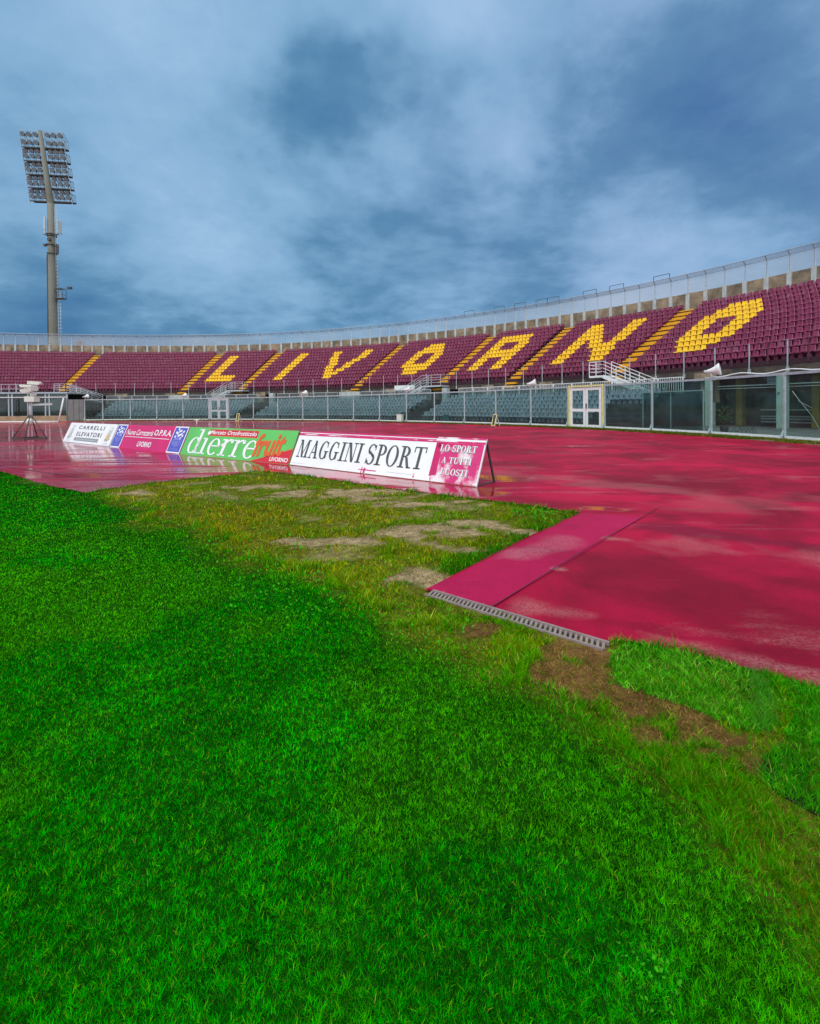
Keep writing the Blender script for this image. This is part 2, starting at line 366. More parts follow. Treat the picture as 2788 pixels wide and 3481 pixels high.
    l.new(mth('ADD', rng(wet, 0, 1, .52, .07), mth('MULTIPLY', rng(sp.outputs[0], -9, 1, -.14, 0), rng(wet, 0, 1, 1, 0))), b.inputs['Roughness'])
    l.new(rng(wet, 0, 1, .10, .65), b.inputs['Specular IOR Level'])
    bp = n.new('ShaderNodeBump'); bp.inputs['Distance'].default_value = .004
    l.new(rng(wet, 0, 1, .6, .01), bp.inputs['Strength']); l.new(nz(160, 3, .6), bp.inputs['Height']); l.new(bp.outputs[0], b.inputs['Normal'])
    return m
trk = track_material('red_running_track', (.26, .0012, .022), (.60, .0018, .055), (.46, .24, .22), 0.0)
trk2 = track_material('pink_runway_strip', (.42, .004, .062), (.54, .007, .088), (.50, .33, .33), -.02)
fence_line = [tuple(P(s, -.55, 0).xy) for s in np.linspace(-30, 78, 110)]
tag(poly_sheet('apron', [tuple(P(s, -.7, 0).xy) for s in np.linspace(-30, 78, 110)] + [tuple(P(s, 12, 0).xy) for s in np.linspace(78, -30, 110)], -.03, M['floor']), 'concrete apron behind the glass fence', kind='structure')
tag(poly_sheet('track_strip', [(.11, 3.468), (2.06, 5.88), (2.64, 5.60), (.51, 3.128)], .0245, trk2), 'lighter pink strip of track along the worn grass', kind='structure')
jm = pmat('seam_dark', (.09, .004, .02), .6, .2, 9)
def line_sheet(name, pts, w, z, mat, label):
    mb = MB()
    for (a, b) in zip(pts[:-1], pts[1:]):
        a = Vector((*a, z)); b = Vector((*b, z)); t = (b - a).normalized(); nrm = Vector((-t.y, t.x, 0)) * w / 2
        mb.add([a - nrm, b - nrm, b + nrm, a + nrm], [(0, 1, 2, 3)])
    return tag(mb.build(name, mat), label, kind='structure')
line_sheet('track_seam', [(.515, 3.135), (1.5, 4.31), (2.64, 5.60), (3.1, 6.13)], .009, .028, jm, 'dark seam between the pink strip and the red track')
line_sheet('track_joint', [(-12.6, 13.2), (-8.3, 10.6), (-6.3, 9.3)], .03, .024, jm, 'dark joint crossing the wet track on the left')

# ------------------------------------------------------------------ turf: zones and soil
EDGE = [(-60, 60), (-8.9, 10.9), (-4.94, 7.69), (-2.88, 5.66), (-1.46, 4.35), (-.54, 3.36), (.03, 2.74), (.62, 2.26), (.84, 1.85), (.93, 1.58), (.98, 1.28), (1.05, 1.0), (1.25, .4), (1.8, -1.5), (3.5, -6)]
TURF = [(-70, 27.2), (-30, 27.2), (-8.68, 10.39), (-7.81, 9.71), (-6.85, 8.89), (-6.01, 8.26), (-5.03, 7.59),
        (-4.97, 7.86), (-4.70, 8.25), (-4.27, 8.82), (-3.88, 9.16), (-3.10, 10.03), (-1.98, 9.33), (-.47, 7.89), (.92, 6.83), (2.04, 5.90),
        (1.08, 4.74), (.09, 3.45), (.155, 3.428), (1.07, 2.648), (1.075, 2.66), (1.08, 2.69), (1.22, 2.66), (1.47, 2.50), (1.68, 2.34), (1.84, 2.20), (2.4, 1.75), (4, .45), (9, -3.6), (9, -8), (-70, -8)]
SAND = [(-.95, 7.30, .95, .42), (-2.3, 8.0, .5, .25), (.15, 6.5, .6, .2), (.12, 5.05, .42, .36), (.5, 4.95, .3, .25), (-.80, 4.66, .5, .14), (.12, 3.72, .24, .16), (.55, 4.35, .28, .16), (1.05, 5.0, .2, .2), (-4.24, 7.45, .3, .22), (.75, 5.35, .3, .25)]
SOIL = [(.84, 2.45, .15, .16), (.76, 2.33, .20, .12), (.92, 2.16, .20, .09), (1.08, 2.05, .20, .07), (1.02, 1.90, .18, .07), (1.22, 1.88, .08, .05), (1.23, 1.72, .045, .09), (1.13, 1.93, .1, .05), (.62, 2.34, .07, .06), (.39, 2.79, .10, .08), (1.35, 2.43, .12, .05), (1.2, 1.87, .05, .04), (1.11, 1.80, .07, .04)]
rs = np.random.RandomState(11)
def rough_line(pts, step, amp):
    q = []
    for (x1, y1), (x2, y2) in zip(pts[:-1], pts[1:]):
        L = math.hypot(x2 - x1, y2 - y1); n = max(1, int(L / step)) if max(abs(x1), abs(x2)) < 13 else 1
        for i in range(n):
            t = i / n; j = 0 if i == 0 else 1; q.append((x1 + (x2 - x1) * t + rs.uniform(-amp, amp) * j, y1 + (y2 - y1) * t + rs.uniform(-amp, amp) * j))
    return q + [pts[-1]]
b1_, b2_ = rough_line(TURF[2:17], .12, .022), TURF[17:20] + rough_line(TURF[20:27], .05, .008)
TRK_IN = [(-95, 27.4), (-30, 27.3)] + b1_ + b2_ + [(9, -3.6)]
tag(poly_sheet('track', [(-95, 48)] + fence_line + [(22, -40), (9.5, -40)] + TRK_IN[::-1], .020, trk), 'wet red running track curving in front of the glass fence', kind='structure')
_tabs = [rs.rand(256, 256) for _ in range(6)]
def vnoise(x, y, k):
    T = _tabs[k % 6]; xi = np.floor(x).astype(int); yi = np.floor(y).astype(int); fx = x - xi; fy = y - yi
    fx = fx * fx * (3 - 2 * fx); fy = fy * fy * (3 - 2 * fy)
    g = lambda a, b: T[a % 256, b % 256]
    return (g(xi, yi) * (1 - fx) + g(xi + 1, yi) * fx) * (1 - fy) + (g(xi, yi + 1) * (1 - fx) + g(xi + 1, yi + 1) * fx) * fy
def fbm(x, y, sc, k, o=4):
    r = 0; a = .5; t = 0
    for i in range(o):
        r = r + a * vnoise(x * sc + 13.7 * i + 50, y * sc + 7.1 * i + 50, k + i); t += a; a *= .55; sc *= 2.07
    return r / t
def sstep(a, b, x):
    t = np.clip((x - a) / (b - a), 0, 1); return t * t * (3 - 2 * t)
def inside(poly, x, y):
    r = np.zeros(x.shape, bool); n = len(poly)
    for i in range(n):
        x1, y1 = poly[i]; x2, y2 = poly[(i + 1) % n]
        c = ((y1 > y) != (y2 > y)); xs = (x2 - x1) * (y - y1) / ((y2 - y1) if y2 != y1 else 1e-9) + x1
        r ^= c & (x < xs)
    return r
def pdist(line, x, y, closed=False):
    best = np.full(x.shape, 1e9); sg = np.ones(x.shape)
    L = list(line) + ([line[0]] if closed else [])
    for (x1, y1), (x2, y2) in zip(L[:-1], L[1:]):
        dx, dy = x2 - x1, y2 - y1; t = np.clip(((x - x1) * dx + (y - y1) * dy) / (dx * dx + dy * dy), 0, 1)
        d = np.hypot(x - x1 - t * dx, y - y1 - t * dy); m = d < best
        best = np.where(m, d, best); sg = np.where(m, np.sign(dx * (y - y1) - dy * (x - x1)), sg)
    return best, sg
def blobs(L, x, y, rough=.9):
    nz = fbm(x, y, 4.2, 2, 5) - .5; r = np.zeros(x.shape)
    for cx, cy, a, b in L:
        q = np.sqrt(((x - cx) / a) ** 2 + ((y - cy) / b) ** 2); r = np.maximum(r, sstep(1.3, .7, q + nz * rough * 3.2))
    return r
def zones(x, y):
    d, sg = pdist(EDGE, x, y); sd = d * sg        # positive on the worn side
    near = np.clip(np.hypot(x, y) / 4.0, .25, 1.0)
    worn = sstep(-.30, .30, (sd + (fbm(x, y, 1.3, 1) - .5) * 1.1 * near) / near)
    sand = blobs(SAND, x, y); sand = np.maximum(sand * sstep(.24, .42, fbm(x, y, 5.0, 1)), sstep(.60, .72, fbm(x, y, 1.6, 4)) * worn * (y > 3.4) * .5)
    soil = blobs(SOIL, x, y, .8) * sstep(.16, .34, fbm(x, y, 11.0, 3))
    return worn, sand, soil, sd
# soil sheet with its own sand and earth colours, as a fine grid where it shows
gx = np.concatenate([np.arange(-70, -12, 2.0), np.arange(-12, -6, .3), np.arange(-6, 3, .06), np.arange(3, 9.01, .5)])
gy = np.concatenate([np.arange(-8, .6, .8), np.arange(.6, 10.2, .06), np.arange(10.2, 16, .3), np.arange(16, 58, 2.0)])
GX, GY = np.meshgrid(gx, gy, indexing='ij'); nx, ny = GX.shape
cxm = (GX[:-1, :-1] + GX[1:, 1:]) / 2; cym = (GY[:-1, :-1] + GY[1:, 1:]) / 2
keep = inside(TURF, cxm, cym) | (pdist(TURF, cxm, cym, True)[0] < .12)
idx = np.arange(nx * ny).reshape(nx, ny)
fa = np.stack([idx[:-1, :-1][keep], idx[1:, :-1][keep], idx[1:, 1:][keep], idx[:-1, 1:][keep]], 1)
used = np.unique(fa); remap = -np.ones(nx * ny, int); remap[used] = np.arange(len(used)); fa = remap[fa]
vx = GX.ravel()[used]; vy = GY.ravel()[used]
wz, sz, oz, sdz = zones(vx, vy)
inn = inside(TURF, vx, vy) & (pdist(TURF, vx, vy, True)[0] > .03)
vz = np.where(inn, .015 + .014 * fbm(vx, vy, 3.0, 3) * wz + .006 * (fbm(vx, vy, 14, 2) - .5), .004)
def lerp(a, b, t): return a * (1 - t[:, None]) + b * t[:, None]
A3 = lambda *c: np.array(c)[None, :]
colg = np.repeat(A3(.006, .050, .003), len(vx), 0)  # dark green imitates the shade between the pitch blades
colg = lerp(colg, A3(.11, .115, .012), wz * .85)
colg = lerp(colg, A3(.31, .235, .13), sz)
colg = lerp(colg, A3(.150, .075, .030), oz)
colg *= (.55 + .9 * fbm(vx, vy, 9, 5))[:, None]
me = bpy.data.meshes.new('turf_soil'); me.from_pydata(np.stack([vx, vy, vz], 1).tolist(), [], fa.tolist())
ca = me.color_attributes.new('Col', 'FLOAT_COLOR', 'POINT'); ca.data.foreach_set('color', np.concatenate([colg, np.ones((len(vx), 1))], 1).astype(np.float32).ravel())
def vcol_mat(name, rough, transl=0.0, bump=0.0, spec=.3, grain=False):
    m = bpy.data.materials.new(name); m.use_nodes = True; t = m.node_tree; n = t.nodes; l = t.links; b = n['Principled BSDF']
    a = n.new('ShaderNodeVertexColor'); a.layer_name = 'Col'
    b.inputs['Roughness'].default_value = rough; b.inputs['Specular IOR Level'].default_value = spec
    l.new(a.outputs['Color'], b.inputs['Base Color'])
    if grain:
        g2 = n.new('ShaderNodeNewGeometry'); z2 = n.new('ShaderNodeTexNoise'); z2.inputs['Scale'].default_value = 16; z2.inputs['Detail'].default_value = 9; z2.inputs['Roughness'].default_value = .75
        l.new(g2.outputs['Position'], z2.inputs['Vector']); mr = n.new('ShaderNodeMapRange'); mr.inputs['From Min'].default_value = .3; mr.inputs['From Max'].default_value = .7; mr.inputs['To Min'].default_value = .35; mr.inputs['To Max'].default_value = 1.5
        l.new(z2.outputs['Fac'], mr.inputs['Value']); vm2 = n.new('ShaderNodeVectorMath'); vm2.operation = 'SCALE'; l.new(a.outputs['Color'], vm2.inputs[0]); l.new(mr.outputs[0], vm2.inputs['Scale']); l.new(vm2.outputs[0], b.inputs['Base Color'])
    if bump:
        nz = n.new('ShaderNodeTexNoise'); nz.inputs['Scale'].default_value = 45; nz.inputs['Detail'].default_value = 5
        g = n.new('ShaderNodeNewGeometry'); l.new(g.outputs['Position'], nz.inputs['Vector'])
        bp = n.new('ShaderNodeBump'); bp.inputs['Strength'].default_value = bump; bp.inputs['Distance'].default_value = .02
        l.new(nz.outputs['Fac'], bp.inputs['Height']); l.new(bp.outputs[0], b.inputs['Normal'])
    if transl:
        tr = n.new('ShaderNodeBsdfTranslucent'); l.new(a.outputs['Color'], tr.inputs[0])
        mx = n.new('ShaderNodeMixShader'); mx.inputs[0].default_value = transl
        l.new(b.outputs[0], mx.inputs[1]); l.new(tr.outputs[0], mx.inputs[2]); l.new(mx.outputs[0], n['Material Output'].inputs[0])
    return m
me.materials.append(vcol_mat('soil_and_sand', .95, bump=.8, spec=0.0, grain=True)); me.update()
so = bpy.data.objects.new('turf_soil', me); COL.objects.link(so)
tag(so, 'sandy soil showing through the worn grass beside the track', kind='structure')

# ------------------------------------------------------------------ grass blades
def blade_mesh(name, x, y, z0, h, w, lean, col, seed, label, mat, kind='stuff'):
    r = np.random.RandomState(seed); n = len(x)
    ph = r.rand(n) * 2 * np.pi; ps = r.rand(n) * 2 * np.pi
    wx, wy = np.cos(ph) * w / 2, np.sin(ph) * w / 2
    lx, ly = np.cos(ps) * lean, np.sin(ps) * lean
    V = np.zeros((n, 5, 3), np.float32)
    V[:, 0] = np.stack([x - wx, y - wy, z0], 1); V[:, 1] = np.stack([x + wx, y + wy, z0], 1)
    mx, my, mz = x + lx * .32, y + ly * .32, z0 + h * .58
    V[:, 2] = np.stack([mx + wx * .8, my + wy * .8, mz], 1); V[:, 3] = np.stack([mx - wx * .8, my - wy * .8, mz], 1)
    V[:, 4] = np.stack([x + lx, y + ly, z0 + h], 1)
    me = bpy.data.meshes.new(name)
    me.vertices.add(n * 5); me.vertices.foreach_set('co', V.ravel())
    b = (np.arange(n) * 5)[:, None]
    loops = np.concatenate([b + np.array([[0, 1, 2, 3]]), b + np.array([[3, 2, 4]])], 1).astype(np.int32)
    me.loops.add(n * 7); me.loops.foreach_set('vertex_index', loops.ravel())
    st = (np.arange(n) * 7)[:, None] + np.array([[0, 4]])
    me.polygons.add(n * 2); me.polygons.foreach_set('loop_start', st.astype(np.int32).ravel())
    me.polygons.foreach_set('loop_total', np.tile([4, 3], n).astype(np.int32))
    me.update(calc_edges=True)
    ca = me.color_attributes.new('Col', 'FLOAT_COLOR', 'POINT')
    c4 = np.concatenate([col, np.ones((n, 1))], 1).astype(np.float32); ca.data.foreach_set('color', np.repeat(c4, 5, 0).ravel())
    me.materials.append(mat); me.validate()
    o = bpy.data.objects.new(name, me); COL.objects.link(o)
    return tag(o, label, kind=kind)
GRASSM = vcol_mat('grass_blade', .9, .36, spec=.0)
F_PX = 492.0
SOD = [[(1.0, 2.48), (1.10, 2.60), (1.22, 2.63), (1.47, 2.47), (1.66, 2.31), (1.60, 2.10), (1.42, 1.90), (1.30, 1.91), (1.15, 2.08), (.93, 2.24)],
       [(1.42, 1.86), (1.62, 2.10), (1.70, 2.30), (1.84, 2.18), (2.4, 1.72), (2.4, 1.0), (1.28, 1.50), (1.17, 1.66), (1.28, 1.78)]]
def make_grass():
    r = np.random.RandomState(5)
    # a wide carpet: full density where the photo looks, a little thinner to the sides and behind
    zg = np.geomspace(.30, 34, 500); hw = .95 * zg + 1.7
    nd = np.minimum(.46 * np.maximum(zg, .85) ** 1.2, 1.7) * (H_EYE * F_PX) / np.maximum(zg, .85) ** 2 * (hw / (.833 * zg)) * (zg / np.maximum(zg, .85))
    cdf = np.concatenate([[0], np.cumsum((nd[1:] + nd[:-1]) / 2 * np.diff(zg))]); tot = cdf[-1] * 820
    n = int(tot)
    z = np.interp(r.rand(n) * cdf[-1], cdf, zg); x = (r.rand(n) * 2 - 1) * (.95 * z + 1.7); y = z
    kk = (np.abs(x) < .95 * z + .1) | (r.rand(n) < .62); x, y = x[kk], y[kk]
    m = inside(TURF, x, y); x, y = x[m], y[m]
    worn, sand, soil, sd = zones(x, y); z = y; n = len(x)
    be, _ = pdist(TURF[2:25], x, y)               # distance from the turf's cut edge
    edge = sstep(.35, .02, be) * (sd > -.4)
    dd, _ = pdist([(.05, 3.44), (1.025, 2.612)], x, y); dr = sstep(.16, .05, dd); edge = edge * (1 - dr)
    sod = inside(SOD[0], x, y); sod2 = inside(SOD[1], x, y); anysod = sod | sod2
    bare = np.maximum(sand, soil * .92); bare = np.where(sod, np.maximum(blobs([(1.33, 2.44, .13, .05), (1.50, 2.0, .06, .04)], x, y, .5) * .8, 0), bare)
    tuft = fbm(x, y, 5.5, 0)
    dens = (1 - np.where(soil > sand, .62, .72) * bare) * (1 - .15 * worn * (1 - edge)) * np.where(worn > .3, .7 + .8 * sstep(.36, .60, tuft), 1.0)
    k = (r.rand(n) < dens * (1 - .5 * dr)) & (dd > .052)
    x, y, z, worn, sand, soil, sd, edge, sod, sod2, anysod, tuft, be, bare, dr = [a[k] for a in (x, y, z, worn, sand, soil, sd, edge, sod, sod2, anysod, tuft, be, bare, dr)]
    n = len(x)
    big = fbm(x, y, .55, 2); mid = fbm(x, y, 2.4, 3); q = r.rand(n)
    col = np.repeat(A3(.0012, .330, .0004), n, 0)
    col = lerp(col, A3(.003, .46, .0006), sstep(.40, .62, mid))
    yg = sstep(.48, .62, big + .35 * (mid - .5)) * .55
    col = lerp(col, A3(.075, .340, .001), yg)
    col = np.where((q < .13)[:, None], A3(.105, .40, .001), col)      # paler blades among the green
    col = np.where((q > .994)[:, None], A3(.26, .25, .02), col)      # a few dry ones
    col = col * (1 + .28 * sstep(2.8, 4.5, y) * sstep(-.2, -.8, sd))[:, None]  # far pitch lightened in its colour to offset shading among the blades
    wc = lerp(np.repeat(A3(.150, .275, .0008), n, 0), A3(.34, .31, .003), sstep(.42, .66, fbm(x, y, 1.5, 5)))
    wc = np.where((r.rand(n) < .30)[:, None], A3(.050, .320, .001), wc)
    wc = np.where((r.rand(n) < .16)[:, None], A3(.42, .32, .05), wc)
    wt = np.clip(worn, 0, 1) * (1 - .38 * sstep(3.2, 2.2, y))
    wc = np.where((y < 4.2)[:, None], wc * A3(1.0, 1.22, 1.0), wc); wc = wc * (1 - .30 * sstep(2.1, 1.3, y))[:, None]
    pick = r.rand(n) < wt; col = np.where(pick[:, None], wc, col)
    gr = (r.rand(n) < edge * .75); col = np.where(gr[:, None], A3(.016, .200, .001), col)
    so_ = r.rand(n) < .85
    col = np.where((sod & so_)[:, None], A3(.050, .36, .003), col); col = np.where((sod & (q < .22))[:, None], A3(.20, .50, .04), col)
    col = np.where((sod2 & so_)[:, None], A3(.030, .32, .002), col); col = np.where((sod2 & (q < .12))[:, None], A3(.13, .42, .03), col)
    col = np.where(((bare > .5) & ~anysod)[:, None], np.where((r.rand(n) < .5)[:, None], A3(.32, .19, .06), A3(.14, .17, .01)), col)
    clump = fbm(x, y, 80, 4, 2); broad = fbm(x, y, 9, 5, 3)
    col *= ((.55 + .95 * r.rand(n)) * (.50 + .85 * sstep(.2, .8, clump)) * (.90 + .36 * broad))[:, None]  # clump tone darkens groups of blades to imitate shaded gaps
    h = (.008 + .008 * r.rand(n)) * (.65 + .7 * clump) * (1 + .35 * (r.rand(n) < .04))
    h = np.where(worn > .5, (.014 + .020 * r.rand(n)) * (.6 + 1.1 * sstep(.35, .7, tuft)), h)
    h = np.where(edge > .4, h * 1.25 + .012 * r.rand(n), h)
    h = np.where(anysod, .014 + .018 * r.rand(n), h)
    h = np.where((bare > .5) & ~anysod, .008 + .012 * r.rand(n), h)
    h = h * (1 - .55 * dr)
    # leafy ridge of taller growth where the mown turf meets the worn strip
    ridge = sstep(.35, .0, np.abs(sd - .05)) * sstep(2.6, 3.2, y) * sstep(.45, .6, tuft)
    h = h * (1 + 1.1 * ridge)
    w = np.maximum(.0013, .66 * np.maximum(z, .9) / F_PX) * np.where(np.abs(x) > .95 * z + .1, 1.5, 1.0) * (.75 + .5 * r.rand(n)); h = np.maximum(h, w * .9)
    lean = h * (.25 + .95 * r.rand(n)) * np.where((bare > .5), 2.2, 1.0) * np.where(anysod, 1.2, 1)
    z0 = .012 + np.where(anysod, .008, 0) + .012 * fbm(x, y, 3.0, 3) * worn
    ld, _ = pdist([(1.40, 1.93), (1.61, 2.27)], x, y); lip = anysod & (ld < .012 + .045 * r.rand(n))
    col = np.where((lip & (q < .55))[:, None], A3(.11, .40, .035) * (.6 + .5 * r.rand(n))[:, None], col); h = np.where(lip, h * 1.25 + .006, h)
    k1 = (worn < .5) & ~anysod
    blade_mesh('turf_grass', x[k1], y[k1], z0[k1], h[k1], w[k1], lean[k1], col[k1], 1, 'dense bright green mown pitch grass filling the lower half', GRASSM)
    k2 = ~k1 & ~anysod
    blade_mesh('worn_grass', x[k2], y[k2], z0[k2], h[k2], w[k2], lean[k2], col[k2], 2, 'thin yellowing worn grass between the pitch and the boards', GRASSM)
    for kk, lab in ((sod, 'bluish green grass of the sod slab beside the drain'), (sod2 & ~sod, 'bright grass of the sod slab at the right edge')):
        blade_mesh('sod_grass', x[kk], y[kk], z0[kk], h[kk], w[kk], lean[kk], col[kk], 3, lab, GRASSM)
make_grass()
def verge():
    r = np.random.RandomState(9); n = 70000
    s = -4 + 74 * r.rand(n) ** .62; off = -.06 - 1.0 * np.abs(r.rand(n)); q = []
    t = np.interp(s, S_, TH_); x = np.interp(s, S_, X_) - np.sin(t) * off; y = np.interp(s, S_, Y_) + np.cos(t) * off
    k = fbm(x, y, 1.2, 2) > .22 + .30 * np.clip((-off - .45) * 1.5, 0, 1); x, y, off = x[k], y[k], off[k]; n = len(x)
    c = lerp(np.repeat(A3(.15, .165, .012), n, 0), A3(.27, .19, .04), sstep(.4, .65, fbm(x, y, .8, 4)))
    c = np.where((r.rand(n) < .35)[:, None], A3(.06, .16, .012), c) * (.6 + .7 * r.rand(n))[:, None]
    dist = np.hypot(x, y)
    h = .05 + .07 * r.rand(n); blade_mesh('verge_grass', x, y, np.zeros(n), h, np.maximum(.012, .7 * dist / F_PX), h * .7, c, 4, 'narrow strip of yellowed grass along the foot of the glass fence', GRASSM)
verge()
tag(sweep(MB(), [(-1.0, .024), (-.05, .045)], -4, 72, 1.0, closed=False).build('verge_soil', pmat('verge_soil', (.16, .11, .05), .9, .3, 3)), 'brown soil strip at the foot of the glass fence', kind='structure')

# broad leaved weeds and clover
def weed(cx, cy, n, rad, size, seed, lab, name='weeds'):
    r = random.Random(seed); mb = MB()
    for i in range(n):
        a = r.random() * 6.28; q = rad * math.sqrt(r.random()); x, y = cx + q * math.cos(a), cy + q * math.sin(a)
        z = .03 + .03 * r.random(); b = r.random() * 6.28; L = size * (.6 + .8 * r.random()); t = .3 + .5 * r.random()
        f = Vector((math.cos(b), math.sin(b), t)).normalized() * L; sd = Vector((-math.sin(b), math.cos(b), .1)) * L * .36; o = Vector((x, y, z))
        mb.add([o, o + f * .35 + sd, o + f * .8 + sd * .7, o + f, o + f * .8 - sd * .7, o + f * .35 - sd], [(0, 1, 2, 3), (0, 3, 4, 5)], 0)
    return tag(mb.build(name, WEEDM), lab, kind='stuff')
WEEDM = pmat('weed_leaf', (.03, .26, .006), .8, .35, 18, spec=0.05)
weed(-.75, 3.55, 220, .6, .020, 3, 'leafy weeds where the pitch meets the worn strip')
weed(-1.55, 4.55, 160, .6, .024, 5, 'leafy weeds along the pitch edge further off')
weed(.05, 2.85, 90, .3, .016, 4, 'leafy weeds beside the start of the drain')
weed(.52, 1.08, 70, .07, .008, 6, 'clover leaves in the grass at the bottom edge', 'clover')
weed(1.45, 5.80, 200, .28, .026, 8, 'tufts of weeds at the corner of the worn grass')

# ------------------------------------------------------------------ sod slabs (lifted turf lying on the ground)
EARTH = pmat('sod_earth', (.020, .022, .010), .95, .3, 12, spec=0.0)
for pts, lab in ((SOD[0], 'grass sod slab lying beside the end of the drain'), (SOD[1], 'grass sod slab at the right edge with dark cut side')):
    mb = MB(); n = len(pts)
    vb = [Vector((x, y, .012)) for x, y in pts]; vt = [Vector((x, y, .020)) for x, y in pts]
    mb.add(vb + vt, [tuple(range(n, 2 * n))] + [(i, (i + 1) % n, n + (i + 1) % n, n + i) for i in range(n)])
    tag(mb.build('sod_slab', EARTH), lab, 'sod slab')

# ------------------------------------------------------------------ slotted drain
def drain():
    a, b = Vector((.12, 3.385, -.004)), Vector((1.035, 2.605, -.004)); t = (b - a); L = t.length; t.normalize(); nrm = Vector((-t.y, t.x, 0))
    o = thing('drain_channel', 'slotted grey drain grate along the corner of the red track', 'drain', a)
    fr = MB()
    for sgn in (-1, 1): fr.bar(a + nrm * sgn * .047 + Vector((0, 0, .019)), b + nrm * sgn * .047 + Vector((0, 0, .019)), .014, .036)
    fr.build('frame', M['rim'], o)
    g = MB(); n = int(L / .030)
    for i in range(n):
        c = a + t * (i + .5) * L / n + Vector((0, 0, .021)); g.bar(c - nrm * .040 + t * .012, c + nrm * .040 - t * .012, .0145, .020)
    g.build('grate', M['rim'], o)
    bd = MB(); bd.bar(a + Vector((0, 0, .0155)), b + Vector((0, 0, .0155)), .078, .003); bd.build('channel_bed', M['black'], o)
M['rim'] = pmat('drain_metal', (.25, .195, .185), .6, .2, 14, col2=(.22, .13, .10), sc2=9, thr=(.55, .75))
drain()

# ------------------------------------------------------------------ lettering
DG = None
def text_mesh(body, shear=0.0, spacing=1.0, bold=0.0):
    """Outline of a text in the default face as (verts2d, faces), scaled to a unit box."""
    cu = bpy.data.curves.new('lettering', 'FONT'); cu.body = body; cu.shear = shear; cu.space_character = spacing; cu.offset = bold; cu.resolution_u = 3
    o = bpy.data.objects.new('lettering', cu); COL.objects.link(o)
    dg = bpy.context.evaluated_depsgraph_get(); dg.update()
    me = bpy.data.meshes.new_from_object(o.evaluated_get(dg))
    v = [(p.co.x, p.co.y) for p in me.vertices]; f = [tuple(q.vertices) for q in me.polygons]
    bpy.data.objects.remove(o); bpy.data.curves.remove(cu); bpy.data.meshes.remove(me)
    x0 = min(a for a, _ in v); x1 = max(a for a, _ in v); y0 = min(b for _, b in v); y1 = max(b for _, b in v)
    return [((a - x0) / (x1 - x0), (b - y0) / (y1 - y0)) for a, b in v], f
class Pen:
    """Draws serif capitals and lower case from bars and elliptical bands in a unit-height box."""
    def __init__(s): s.v = []; s.f = []
    def quad(s, *p): o = len(s.v); s.v.extend(p); s.f.append((o, o + 1, o + 2, o + 3))
    def stem(s, x, w, y0=0, y1=1): s.quad((x, y0), (x + w, y0), (x + w, y1), (x, y1))
    def diag(s, xa, ya, xb, yb, w): s.quad((xa, ya), (xa + w, ya), (xb + w, yb), (xb, yb))
    def serif(s, x0, x1, y, h=.06): s.quad((x0, y), (x1, y), (x1, y + h), (x0, y + h))
    def band(s, cx, cy, rx, ry, wx, wy, a0=0, a1=360, n=22):
        for i in range(n):
            q = []
            for a in (a0 + (a1 - a0) * i / n, a0 + (a1 - a0) * (i + 1) / n):
                c, d = math.cos(R(a)), math.sin(R(a)); q.append(((cx + rx * c, cy + ry * d), (cx + (rx - wx) * c, cy + (ry - wy) * d)))
            s.quad(q[0][0], q[1][0], q[1][1], q[0][1])
